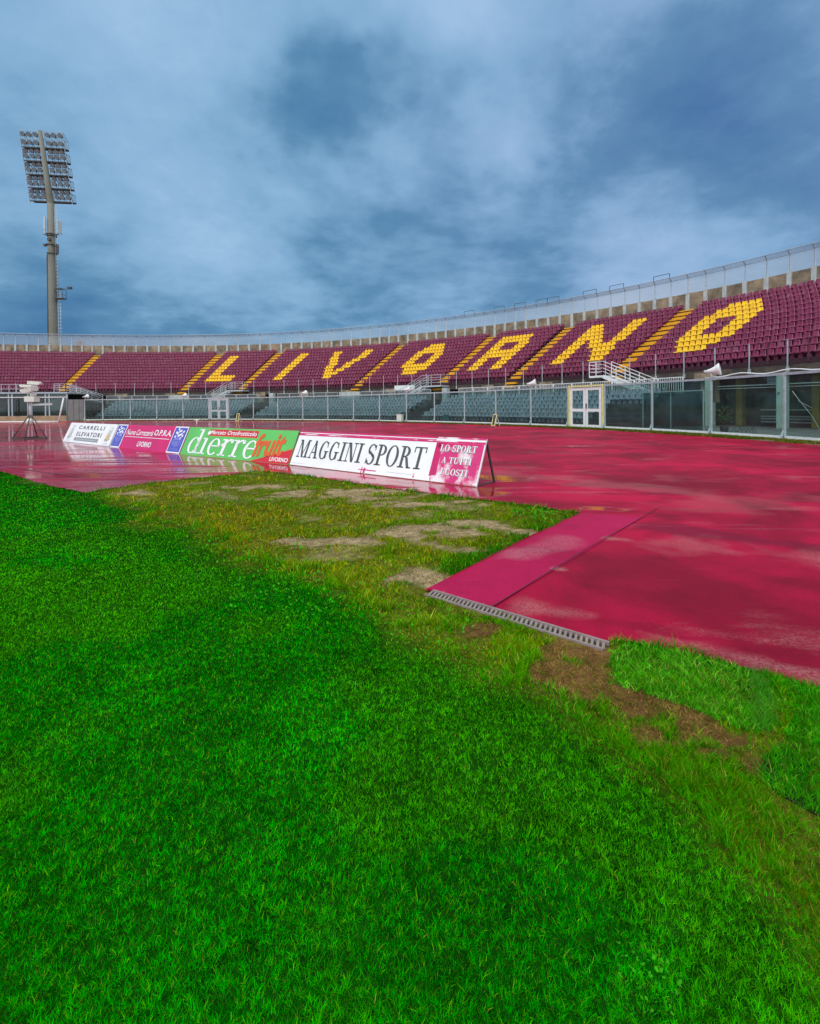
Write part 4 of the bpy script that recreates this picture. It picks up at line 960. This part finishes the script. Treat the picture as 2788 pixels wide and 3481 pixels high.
# barred railings at the back of the lower tier
def barred(s0, s1, label, closed_from=None):
    r = thing('barred_railing', label, 'railing', P((s0 + s1) / 2, 6.7, 2))
    n = max(1, round((s1 - s0) / 1.45)); zt, zb = 2.92, 1.98
    for i in range(n):
        a, b2 = s0 + (s1 - s0) * i / n, s0 + (s1 - s0) * (i + 1) / n - .06; mb = MB()
        for z in (zb, zt): mb.bar(P(a, 6.72, z), P(b2, 6.72, z), .045, .045)
        k = 11
        for q in range(k + 1):
            w = a + (b2 - a) * q / k; mb.bar(P(w, 6.72, zb), P(w, 6.72, zt), .05 if q in (0, k) else .026, .05 if q in (0, k) else .026)
        mb.build('barred_panel', M['whitepaint'] if s0 > 30 else M['greypaint'], r)
    return r
barred(-4.3, 2.5, 'grey barred railing at the left end of the lower tier'); barred(4.7, 13.0, 'grey barred railing between the white gate and the first tunnel')
barred(15.2, 22.7, 'grey barred railing right of the first tunnel'); barred(25.4, 33.5, 'grey barred railing left of the second tunnel'); barred(36.4, 53.6, 'long white barred railing above the yellow framed gate')
for s0, s1, z0, z1, lab, d in ((2.52, 4.66, 1.98, 2.95, 'grey sheet closing the gap in the railing beside the white gate', 6.7), (22.8, 25.3, 1.98, 2.95, 'long pale grey sheet fixed to the railing', 6.7), (28.9, 31.2, 3.0, 3.45, 'white banner strip hung under the upper stand beside the metal stair', 7.4)):
    mb = MB(); sbox(mb, s0, s1, d, d + .03, z0, z1, step=.6); tag(mb.build('cover_panel', M['whitepaint'] if 'white banner' in lab else M['paleconcrete']), lab, 'panel')

# metal stairs from the stair flights down to the lower tier
def metal_stair(sp, w, direction, run, zp, label, mat, d0=7.0, d1=8.0, drop=1.35):
    r = thing('metal_stair', label, 'stair', P(sp, d0, 2))
    s0, s1 = sp - w / 2, sp + w / 2
    mb = MB(); sbox(mb, s0, s1, d0, D0 - .03, zp - .14, zp, step=.5); mb.build('platform', mat, r)
    e = s1 if direction > 0 else s0; f = e + direction * run; zf = zp - drop
    mb = MB()
    for d in (d0 + .02, d1): mb.bar(P(e, d, zp - .08), P(f, d, zf), .06, .24)
    mb.build('stringer', mat, r)
    mb = MB(); n = 7
    for i in range(n):
        q = e + direction * run * (i + .5) / n; z = zp - drop * (i + .7) / n; mb.bar(P(q, d0 + .06, z), P(q, d1 - .04, z), .22, .03)
    mb.build('treads', mat, r)
    for d in (d0, d1):
        mb = MB()
        for h in (.28, .52, .76, 1.0): mb.bar(P(e, d, zp + h), P(f, d, zf + h), .035, .035)
        for i in range(4):
            q = e + (f - e) * i / 3; z = zp + (zf - zp) * i / 3; mb.bar(P(q, d, z), P(q, d, z + 1.0), .045, .045)
        mb.build('handrail', mat, r)
    mb = MB(); o = s0 if direction > 0 else s1
    for h in (.28, .52, .76, 1.0):
        mb.bar(P(s0, d0, zp + h), P(s1, d0, zp + h), .035, .035); mb.bar(P(o, d0, zp + h), P(o, D0 - .1, zp + h), .035, .035)
    for q in (s0, sp, s1): mb.bar(P(q, d0, zp - .1), P(q, d0, zp + 1.0), .045, .045)
    mb.build('platform_railing', mat, r)
metal_stair(48.0, .95, 1, 2.7, 3.38, 'white metal stair descending right below the yellow flight between N and O', M['whitepaint'])
metal_stair(33.3, 2.0, -1, 2.6, 3.30, 'grey metal stair and platform left of the second tunnel', M['greypaint'])
metal_stair(9.9, 1.8, -1, 2.4, 3.45, 'grey metal stair above the white framed gate', M['greypaint'])
metal_stair(-9.3, 1.2, 1, 3.4, 3.45, 'grey metal stair beside the glazed entrance on the left', M['greypaint'])

# ------------------------------------------------------------------ glass fence round the track
gf = thing('glass_fence', 'long curved fence of dirty glass panels on galvanised posts beside the track', 'fence', P(30, 0, 0))
GP = [-3.09, -1.12, 1.97, 5.06, 8.23, 11.45, 14.0, 17.17, 20.35, 23.58, 26.77, 29.95, 33.06, 36.15, 39.19, 42.25, 45.23, 48.29, 51.22, 53.84, 56.83, 59.99, 63.17, 66.3, 69.4]
GATES = {5: 'grey', 18: 'yellow'}
FH = 2.40
for j, q in enumerate(GP):
    X, Y, Zv = axes(q); mb = MB(); a = P(q, 0, 0)
    mb.bar(a - Vector((0, 0, .02)), a + Zv * FH, .085, .085); mb.bar(a - Y * .20 + Zv * .02, a - Y * .02 + Zv * .36, .05, .07); mb.box(a - Y * .1 + Zv * .015, (.18, .34, .03), 0, (X, Y, Zv))
    mb.bar(a + Zv * (FH - .62) - Y * .05, a + Zv * (FH - .05) - Y * .05, .05, .03); mb.build('post', M['steel'], gf)
def glyphs_on(mb, body, s0, d, z0, w, h, mi=0, shear=0, mirror=False):
    v, f = text_mesh(body, bold=-.01); X, Y, Zv = axes(s0 + w / 2); o = P(s0, d, z0)
    mb.add([o + X * ((1 - a if mirror else a) * w + shear * bb) + Zv * (bb * h) - Y * .012 for a, bb in v], f, mi)
for j in range(len(GP) - 1):
    if j in GATES: continue
    a, b2 = GP[j] + .06, GP[j + 1] - .06
    mb = MB(); sweep(mb, [(-.006, .16), (.006, .16), (.006, FH - .1), (-.006, FH - .1)], a, b2, 3.2)
    if j == 2: glyphs_on(mb, 'ACAB', 2.25, -.004, .95, 1.45, .52, 1, .1)
    if j == 21:
        pts = [(.55, .16), (.62, .28), (.72, .22), (.66, .12), (.80, .14), (.90, .30), (.98, .20), (.92, .14), (1.05, .16), (1.12, .32), (1.2, .18), (1.28, .30), (1.36, .16), (1.42, .30), (1.5, .16), (1.58, .34), (1.62, .12), (1.74, .14), (1.66, .30), (1.5, .62)]
        mb.tube([P(a + u * 1.15, -.014, z + .06) for u, z in pts], .012, 5, 1); mb.tube([P(a + u, -.014, z) for u, z in ((1.0, .75), (1.12, .92), (1.2, .7), (1.32, .9), (1.36, .7), (1.5, .88), (1.56, .72), (1.8, .8))], .009, 5, 1)
    if j == 22: mb.tube([P(a + u, -.014, z) for u, z in ((.25, 1.72), (.55, 1.35), (.95, .9), (1.2, .5), (1.4, .15))], .007, 4, 2); mb.tube([P(a + u, -.014, z) for u, z in ((.45, 1.4), (.95, 1.15))], .006, 4, 2)
    mb.build('glass_panel', [M['glass'], M['ink'], M['whitepaint']], gf)
    mb = MB(); mb.bar(P(a - .02, 0, FH - .06), P(b2 + .02, 0, FH - .06), .07, .09)
    mb.build('top_rail', M['steel'], gf)
    mb = MB(); mb.bar(P(a - .02, 0, .10), P(b2 + .02, 0, .10), .09, .14); mb.build('base_rail', M['whitepaint'], gf)
for j, kind in GATES.items():
    a, b2 = GP[j] + .05, GP[j + 1] - .05; fm = M['yellowframe'] if kind == 'yellow' else M['greypaint']
    mb = MB()
    for q in (a + .07, b2 - .07): mb.bar(P(q, -.02, 0.02), P(q, -.02, FH - .02), .14, .10)
    mb.bar(P(a, -.02, FH - .04), P(b2, -.02, FH - .04), .10, .09); gfr = mb.build('gate_frame', fm, gf)
    mid = (a + b2) / 2
    for e0, e1 in ((a + .16, mid - .015), (mid + .015, b2 - .16)):
        mb = MB(); w = .075; lm = M['whitepaint'] if kind == 'yellow' else M['greypaint']
        for q in (e0 + w, e1 - w): mb.bar(P(q, 0, .06), P(q, 0, FH - .1), .05, .15, upv=tuple(axes(q)[0]))
        for z in (.14, 1.02, FH - .2): mb.bar(P(e0 + 2 * w, .002, z), P(e1 - 2 * w, .002, z), .05, .16)
        lf = mb.build('gate_leaf', lm, gf)
        mb = MB()
        for z0, z1 in ((.22, .94), (1.10, FH - .28)): sweep(mb, [(-.004, z0), (.004, z0), (.004, z1), (-.004, z1)], e0 + .15, e1 - .15, 3)
        mb.build('pane', M['glass'], lf)
        if e0 > mid: mb = MB(); mb.box(P(e0 + .06, -.06, 1.25), (.04, .06, .28)); mb.build('handle', M['ink'], lf)
mb = MB(); sbox(mb, -5.0, -3.14, -.03, .03, .02, FH - .02, step=.6)
for q in (-4.9, -4.3, -3.7, -3.2): mb.bar(P(q, -.05, .02), P(q, -.05, FH - .02), .04, .03)
tag(mb.build('hoarding', pmat('grey_hoarding', (.16, .17, .165), .7, .15, 3)), 'plain dark grey panel closing the end of the glass fence', 'panel')

# horn loudspeakers clamped to every fourth fence post
SPK = [(-3.0, 'at the far left end of the glass fence'), (8.3, 'on the fence left of the white framed gate'), (23.7, 'on the fence above the green board'), (36.2, 'on the fence beside the second tunnel'), (48.35, 'on the fence just left of the yellow framed gate'), (60.05, 'at the right, largest of the horns')]
for j, (q, where) in enumerate(SPK):
    X, Y, Zv = axes(q); o = P(q, .0, FH + .02); r = thing('loudspeaker', 'white horn loudspeaker ' + where, 'loudspeaker', o, 'horn loudspeakers on the fence')
    ax = (X * .75 + Y * .55 + Zv * .16).normalized() if j > 2 else (X * .25 + Y * .8 + Zv * .1).normalized()
    c = o + Zv * .26
    mb = MB(); mb.tube([c - ax * .20, c - ax * .16, c - ax * .05, c + ax * .10, c + ax * .22, c + ax * .27, c + ax * .275], [.055, .08, .10, .16, .235, .255, .23], 16); mb.build('horn', M['whitepaint'], r)
    mb = MB(); mb.tube([c - ax * .30, c - ax * .20], .075, 12); mb.build('driver', M['greypaint'], r)
    mb = MB(); mb.bar(o, c - ax * .08 - Zv * .06, .05, .05); mb.build('bracket', M['steel'], r)
mb = MB(); mb.tube([P(q, .05, FH + .05 + .05 * math.sin(q * 3.1)) for q in np.arange(59.9, 66, .35)], .022, 6); tag(mb.build('cable', M['whitepaint']), 'white cable sagging along the top of the fence at the right', 'cable')

# teal perspex shelter behind the fence at the end of the lower tier
r = thing('perspex_shelter', 'teal perspex shelter behind the glass right of the yellow framed gate', 'shelter', P(56.5, 1.5, 0))
mb = MB(); sbox(mb, 55.0, 58.3, 1.45, 1.47, .1, 1.9, step=1.1); mb.build('pane', M['tealglass'], r)
mb = MB()
for q in (55.0, 56.6, 58.3): mb.bar(P(q, 1.46, 0), P(q, 1.46, 1.95), .05, .05)
mb.bar(P(55, 1.46, 1.93), P(58.3, 1.46, 1.93), .05, .05); mb.build('frame', M['greypaint'], r)
for q, d, rad, lab in ((58.7, 2.2, .35, 'dark potted plant behind the glass near the right pillar'),):
    r = thing('potted_plant', lab, 'plant', P(q, d, 0)); mb = MB(); mb.tube([P(q, d, -.03), P(q, d, .30)], [.13, .18], 12); mb.build('pot', M['ink'], r)
    mb = MB()
    for i in range(120):
        a = rnd.random() * 6.28; t = rnd.random(); o = P(q, d, .3) + Vector((math.cos(a) * rad * rnd.random(), math.sin(a) * rad * rnd.random(), .1 + .75 * t)); f = Vector((math.cos(a), math.sin(a), .6)) * .16; sd = Vector((-math.sin(a), math.cos(a), 0)) * .04
        mb.add([o - sd, o + sd, o + f], [(0, 1, 2)])
    mb.build('foliage', M['foliage'], r)
r = thing('notice_board', 'small pale notice board hanging in the undercroft', 'sign', P(56.35, 9.6, 2.6)); mb = MB(); mb.box(P(56.3, 9.6, 2.72), (.75, .04, .62), 0, axes(56.3)); mb.build('panel', M['paleconcrete'], r)
mb = MB(); mb.box(P(56.3, 9.56, 2.78), (.62, .02, .10), 0, axes(56.3)); mb.box(P(56.3, 9.56, 2.55), (.62, .02, .06), 0, axes(56.3)); mb.build('printed_band', M['greyprint'], r)
# creeper seen through the openings of the undercroft
mb = MB()
for i in range(1500):
    q = 53.5 + 9 * rnd.random(); d = 13.2 + 2 * rnd.random(); z = 3.4 * rnd.random() ** .7; o = P(q, d, z); a = rnd.random() * 6.28; f = Vector((math.cos(a), math.sin(a), .4)) * .22; sd = Vector((-math.sin(a), math.cos(a), .3)) * .10
    mb.add([o, o + f * .5 + sd, o + f, o + f * .5 - sd], [(0, 1, 2, 3)])
tag(mb.build('hedge', M['foliage']), 'green hedge seen through the openings under the stand', 'hedge', kind='thing')

# ------------------------------------------------------------------ glazed entrance on the left
en = thing('glazed_entrance', 'glazed players entrance with blue grey posts on a low tan wall', 'entrance', P(-9, 0.5, 0))
mb = MB(); sbox(mb, -16, -5.05, .2, .5, 0, .62, step=1.0); mb.build('low_wall', M['tan'], en)
posts = [-15.2, -13.6, -12.3, -11.0, -10.65, -9.1, -8.75, -7.35, -6.95, -5.15]
for j, q in enumerate(posts):
    mb = MB(); mb.bar(P(q, .35, .62), P(q, .35, 3.05), .14 if j % 3 else .09, .13); mb.build('post', M['bluesteel'], en)
for a, b2 in zip(posts[:-1], posts[1:]):
    mb = MB(); sweep(mb, [(.34, .64), (.352, .64), (.352, 2.98), (.34, 2.98)], a + .05, b2 - .05, 2); mb.build('glass_panel', M['tealglass'] if b2 > -7 else M['darkglass'], en)
mb = MB(); sbox(mb, -16, -5.05, .22, .48, 3.05, 3.22, step=1); mb.build('top_rail', M['bluesteel'], en)
mb = MB(); sbox(mb, -16, -5.05, .22, .30, 2.62, 2.70, step=1); mb.build('transom', M['whitepaint'], en)
mb = MB(); sbox(mb, -16, -5.05, .6, 7.0, 3.06, 3.20, step=1); mb.build('roof_slab', M['paleconcrete'], en)
mb = MB(); sbox(mb, -16, -5.05, 4.5, 4.7, 0, 3.0, step=1); mb.build('rear_wall', M['black'], en)  # wall coloured black to imitate a dark interior
mb = MB()
for z in (3.6, 4.1): mb.bar(P(-16, 1.2, z), P(-9.9, 1.2, z), .05, .05)
for q in np.arange(-16, -9.8, .76): mb.bar(P(q, 1.2, 3.2), P(q, 1.2, 4.12), .045, .045)
mb.build('roof_railing', M['steel'], en)
for q, wd, z, h, mt in ((-12.7, .5, .9, .6, 'paleconcrete'), (-8.9, 1.6, 1.1, .06, 'whitepaint'), (-8.9, 1.6, 1.5, .05, 'whitepaint'), (-6.0, .9, .75, .25, 'yellowframe')):
    mb = MB(); sbox(mb, q - wd / 2, q + wd / 2, 2.0, 2.3, z, z + h, step=.5); mb.build('bench', M[mt], en)

# ------------------------------------------------------------------ goal tipped against the entrance
g = thing('football_goal', 'white football goal tipped with its crossbar on the track', 'goal', (-40, 51.2, 0))
a, b2 = Vector((-43.7, 51.3, .06)), Vector((-36.25, 50.75, .06))
mb = MB(); mb.tube([a, b2], .06, 10); mb.build('crossbar', M['whitepaint'], g)
for q, dx in ((a, .12), (b2, .30)):
    mb = MB(); mb.tube([q, q + Vector((dx, .35, 2.42))], .07, 10); mb.build('goalpost', M['whitepaint'], g)
    mb = MB(); mb.tube([q + Vector((dx, .35, 2.42)), q + Vector((dx, .9, 2.30)), q + Vector((dx * .5, .95, .08))], .022, 6); mb.build('net_stay', M['steel'], g)

# ------------------------------------------------------------------ photo-finish tripod
tp = thing('camera_tripod', 'dark steel tripod carrying stacked white timing cameras on the wet track', 'tripod', (-16.95, 22.2, 0))
F = [(-17.45, 21.54), (-16.78, 21.40), (-17.25, 22.75), (-16.08, 21.75)]
c = Vector((-16.93, 21.95, 0)); apex = c + Vector((0, 0, 1.06))
for x, y in F:
    mb = MB(); mb.tube([Vector((x, y, .03)), apex + Vector(((x - c.x) * .08, (y - c.y) * .08, 0))], .022, 6); mb.build('leg', M['darksteel'], tp)
mb = MB()
for i, k in ((0, 1), (1, 3), (3, 2), (2, 0)): mb.bar(Vector((*F[i], .05)), Vector((*F[k], .05)), .05, .05)
mb.build('base_frame', M['darksteel'], tp)
mb = MB(); mb.tube([c + Vector((0, 0, .75)), c + Vector((0, 0, 1.75))], .045, 10); mb.tube([c + Vector((-.10, 0, 1.0)), c + Vector((-.10, 0, 1.75))], .02, 8); mb.build('column', M['greypaint'], tp)
mb = MB(); mb.tube([c + Vector((0, -.05, .62)), c + Vector((0, -.05, .72)), c + Vector((0, -.05, .86)), c + Vector((0, -.05, .93))], [.05, .13, .12, .06], 12); mb.build('counterweight', M['ivory'], tp)
mb = MB(); mb.bar(c + Vector((.04, 0, 1.52)), c + Vector((.98, 0, 1.55)), .07, .09); mb.build('arm', M['greypaint'], tp)
mb = MB(); mb.box(c + Vector((.08, 0, 1.78)), (.44, .34, .24)); mb.build('control_box', M['ivory'], tp)
def camera_unit(off, L, rad, az, tilt):
    d = Vector((math.cos(az) * math.cos(tilt), math.sin(az) * math.cos(tilt), math.sin(tilt))); o = c + Vector(off)
    mb = MB(); mb.bar(o - d * L / 2, o + d * L / 2, rad * 1.5, rad * 1.7); mb.tube([o + d * L * .48, o + d * L * .62], [rad * .7, rad * .8], 12); mb.build('timing_camera', M['ivory'], tp)
camera_unit((.18, 0, 2.50), .50, .085, .1, -.06); camera_unit((-.12, -.05, 2.36), .52, .07, 3.0, .03); camera_unit((.20, -.1, 2.25), .30, .14, 1.2, .2); camera_unit((-.12, -.12, 2.15), .28, .11, 3.6, -.3); camera_unit((.12, 0, 2.0), .2, .08, .9, 0)
mb = MB(); mb.tube([c + Vector((.02, 0, 1.75)), c + Vector((.02, 0, 2.5))], .03, 8); mb.build('camera_mast', M['greypaint'], tp)
mb = MB(); mb.tube([Vector((-15.3, 35.3, 0)), Vector((-15.3, 35.3, .46))], .035, 8); mb.bar(Vector((-15.48, 35.3, .47)), Vector((-15.12, 35.3, .47)), .06, .06); tag(mb.build('track_post', M['ivory']), 'short pale T shaped post standing on the track behind the green board', 'post')

# small things at the foot of the fence
def number_stand(x, y, rot, label, body='4'):
    r = thing('number_stand', label, 'stand', (x, y, 0)); X = Vector((math.cos(rot), math.sin(rot), 0)); Y = Vector((-X.y, X.x, 0)); Zv = Vector((0, 0, 1)); o = Vector((x, y, 0)); k = .62
    mb = MB()
    for e in (-.22, .22): mb.bar(o + X * e * k - Y * .2, o + X * e * k + Zv * .95 * k * 1.25, .05, .05)
    mb.bar(o - X * .25 * k + Zv * .76, o + X * .25 * k + Zv * .76, .05, .05); mb.bar(o - X * .22 * k - Y * .18 + Zv * .06, o + X * .22 * k - Y * .18 + Zv * .06, .05, .05); mb.build('frame', M['yellowframe'], r)
    mb = MB(); mb.hexa([o - X * .12 - Y * .17 + Zv * .08, o + X * .12 - Y * .17 + Zv * .08, o + X * .12 - Y * .13 + Zv * .08, o - X * .12 - Y * .13 + Zv * .08, o - X * .12 - Y * .03 + Zv * .70, o + X * .12 - Y * .03 + Zv * .70, o + X * .12 + Zv * .70, o - X * .12 + Zv * .70]); mb.build('panel', M['darksteel'], r)
    mb = MB(); mb.bar(o + X * .17 + Y * .25, o + X * .10 + Zv * .7, .10, .02); mb.build('rear_flap', M['whitepaint'], r)
number_stand(-16.72, 47.9, -.35, 'small yellow framed stand by the fence above the green board')
number_stand(5.42, 31.35, -.95, 'small yellow framed stand by the fence near the yellow gate')
mb = MB(); X, Y, Zv = axes(35.75); o = P(35.75, -.35, 0); mb.box(o + Zv * .33, (.52, .26, .62), 0, (X, Y, Zv)); mb.box(o + Zv * .655, (.56, .30, .03), 0, (X, Y, Zv)); mb.box(o + Zv * .015, (.40, .22, .03), 0, (X, Y, Zv)); tag(mb.build('meter_box', M['ivory']), 'beige metal box standing against the fence', 'box')
mb = MB(); X, Y, Zv = axes(39.9); o = P(39.9, .55, 0); mb.box(o + Zv * .30, (.40, .3, .58), 0, (X, Y, Zv)); mb.box(o + Zv * .61, (.46, .36, .06), 0, (X, Y, Zv)); mb.box(o + Zv * .645 + X * .0, (.2, .1, .02), 0, (X, Y, Zv)); tag(mb.build('waste_bin', M['tealbox']), 'teal bin behind the glass left of the white railing', 'bin')
# ------------------------------------------------------------------ floodlight tower
B0 = Vector((-57.05, 79.1, 0)); tw = thing('floodlight_tower', 'tall concrete floodlight tower with a tilted rack of lamps', 'floodlight tower', B0)
FD = Vector((.12, -.99, 0)).normalized(); RX = Vector((.99, .12, 0)); ZT, ZE = 34.2, 44.7; LEAN = 2.05
top = B0 + Vector((0, 0, ZE)) + FD * LEAN + Vector((-.35, 0, 0)); knee = B0 + Vector((-.10, 0, ZT))
mb = MB(); mb.tube([B0, B0 + Vector((0, 0, 12)), B0 + Vector((-.05, 0, 27)), knee], [.74, .68, .56, .50], 16); mb.tube([knee - (top - knee).normalized() * .4, knee, top], [.50, .50, .27], 12); mb.build('mast', M['mast'], tw)
AX = (top - knee).normalized(); NB = RX.cross(AX).normalized()
if NB.y < 0: NB = -NB          # away from the pitch
def rackp(x, t, back): return knee + (top - knee) * t + RX * x + NB * back
levels = [.035, .22, .405, .59, .775]
HW = 3.15
for t in levels:
    mb = MB(); mb.hexa([rackp(-HW, t, .30), rackp(HW, t, .30), rackp(HW, t, 1.45), rackp(-HW, t, 1.45), rackp(-HW, t + .009, .30), rackp(HW, t + .009, .30), rackp(HW, t + .009, 1.45), rackp(-HW, t + .009, 1.45)])
    for bk in (.30, 1.45): mb.bar(rackp(-HW, t, bk), rackp(HW, t, bk), .10, .16)
    mb.build('catwalk', M['darksteel'], tw)
    mb = MB(); hh = .118
    for bk in (.34, 1.42):
        mb.bar(rackp(-HW, t + hh, bk), rackp(HW, t + hh, bk), .06, .06)
        for x in np.linspace(-HW, HW, 8): mb.bar(rackp(x, t, bk), rackp(x, t + hh, bk), .05, .05)
    for x in (-HW, HW):
        mb.bar(rackp(x, t + hh, .34), rackp(x, t + hh, 1.42), .06, .06); mb.bar(rackp(x, t, .34), rackp(x, t + hh, 1.42), .05, .05); mb.bar(rackp(x, t, 1.42), rackp(x, t + hh, .34), .05, .05)
    mb.build('catwalk_railing', M['bluesteel'], tw)
mb = MB(); mb.bar(rackp(-HW, 1.0, .25), rackp(HW, 1.0, .25), .07, .07)
for x in np.linspace(-HW, HW, 8): mb.bar(rackp(x, .775, .25), rackp(x, 1.0, .25), .05, .05)
for x in (-HW, HW): mb.bar(rackp(x, .0, .2), rackp(x, 1.0, .2), .07, .07)
mb.bar(rackp(HW, 1.0, .25), rackp(HW, .895, 1.42), .05, .05); mb.bar(rackp(-HW, .885, .25), rackp(HW, .885, .25), .06, .06); mb.build('top_frame', M['bluesteel'], tw)
rows = [.095, .28, .465, .65, .835, .945] + [t - .052 for t in levels[1:]]
lamp0 = None
for ri, t in enumerate(rows):
    for x in (-2.62, -1.72, -.86, .98, 1.86, 2.74):
        p = rackp(x + rnd.uniform(-.05, .05), t, .12)
        if lamp0 is None:
            aim = (FD * .9 + Vector((0, 0, -.42))).normalized(); o = Vector((0, 0, 0)); mb = MB()
            mb.tube([-aim * .30, -aim * .22, aim * .02, aim * .10], [.10, .22, .34, .35], 12, 0); mb.tube([aim * .10, aim * .112], [.31, .31], 12, 1); mb.bar(-aim * .1 + RX * .38, -aim * .1 - RX * .38, .05, .05, 0); mb.bar(o + RX * .36, -NB * -.45 + Vector((0, 0, -.38)), .06, .06, 0); mb.bar(-aim * .2, Vector((.42, .3, -.32)), .10, .10, 0)
            lamp0 = mb.build('floodlight', [M['lampblack'], M['lampglass']], None); lo = lamp0
        else:
            lo = lamp0.copy(); COL.objects.link(lo)
        lo.parent = tw; lo.location = p - B0
        if t in rows[6:]: lo.rotation_euler = (.25, 0, rnd.uniform(-.15, .15))
        else: lo.rotation_euler = (0, 0, rnd.uniform(-.2, .2))
# mobile antennas, ladder and small platform
for dx, dy, z0, z1 in ((-.95, -.2, 29.4, 31.6), (-.62, -.7, 29.9, 31.9), (1.05, -.1, 29.4, 31.5), (1.28, .2, 29.5, 31.5)):
    mb = MB(); mb.box(B0 + Vector((dx, dy, (z0 + z1) / 2)), (.26, .16, z1 - z0)); mb.bar(B0 + Vector((dx, dy + .15, z0 - .3)), B0 + Vector((dx, dy + .15, z1 + .1)), .07, .07); mb.build('antenna', M['greypaint'], tw)
mb = MB()
for z in (29.3, 29.0, 27.6, 26.2): mb.tube([B0 + Vector((math.cos(w) * .68, math.sin(w) * .68, z)) for w in np.linspace(0, 6.283, 13)], .07, 6)
for x, z in ((-1.1, 29.2), (1.35, 29.2), (-.9, 27.7), (1.05, 27.4)): mb.bar(B0 + Vector((0, -.5, z)), B0 + Vector((x, -.3, z)), .09, .09)
mb.box(B0 + Vector((.1, -.75, 28.3)), (.5, .3, .4)); mb.box(B0 + Vector((-.9, -.3, 27.5)), (.4, .3, .35)); mb.box(B0 + Vector((.95, -.2, 26.9)), (.2, .5, 1.5)); mb.build('antenna_bracket', M['darksteel'], tw)
mb = MB()
for xx in (.95, 1.35): mb.tube([B0 + Vector((xx, -.25, 8)), B0 + Vector((xx, -.25, 20))], .035, 5); mb.tube([B0 + Vector((xx - .22, -.25, 20)), B0 + Vector((xx - .30, -.25, 34))], .03, 5)
for z in np.arange(8.2, 34, .55): mb.bar(B0 + Vector((.95 - (.22 if z > 20 else 0), -.25, z)), B0 + Vector((1.55 - (.45 if z > 20 else 0), -.25, z)), .045, .045)
mb.build('ladder', M['steel'], tw)
mb = MB(); mb.tube([B0 + Vector((-.72, -.25, 8)), B0 + Vector((-.62, -.3, 26))], .09, 6); mb.build('cable_duct', M['darksteel'], tw)
mb = MB(); mb.box(B0 + Vector((1.35, -.2, 19.0)), (1.3, 1.0, .12)); mb.box(B0 + Vector((1.30, -.2, 20.55)), (.9, .7, .10))
for xx in (.75, 1.95):
    for yy in (-.65, .25): mb.bar(B0 + Vector((xx, yy, 19)), B0 + Vector((xx, yy, 20.5)), .05, .05)
for z in (19.6, 20.5): mb.bar(B0 + Vector((.75, -.65, z)), B0 + Vector((1.95, -.65, z)), .05, .05); mb.bar(B0 + Vector((1.95, -.65, z)), B0 + Vector((1.95, .25, z)), .05, .05)
mb.bar(B0 + Vector((1.3, -.3, 20.45)), B0 + Vector((2.9, -.3, 20.5)), .06, .06); mb.box(B0 + Vector((2.95, -.35, 20.65)), (.55, .45, .35)); mb.build('platform', M['darksteel'], tw)

# chimney of a house behind the stand
ch = thing('house_chimney', 'small brick house roof and chimney behind the parapet on the left', 'chimney', (-56.5, 85.2, 0))
bk = pmat('brick_brown', (.20, .10, .07), .85, .2, 4)
mb = MB(); mb.box((-56.5, 85.2, 5.6), (6, 5, 11.2)); mb.build('house_wall', bk, ch)
mb = MB(); mb.box((-56.5, 84.6, 11.9), (.7, .7, 1.6)); mb.box((-56.5, 84.6, 12.75), (.9, .9, .14)); mb.box((-56.5, 84.6, 12.98), (.4, .4, .30)); mb.build('chimney_stack', bk, ch)
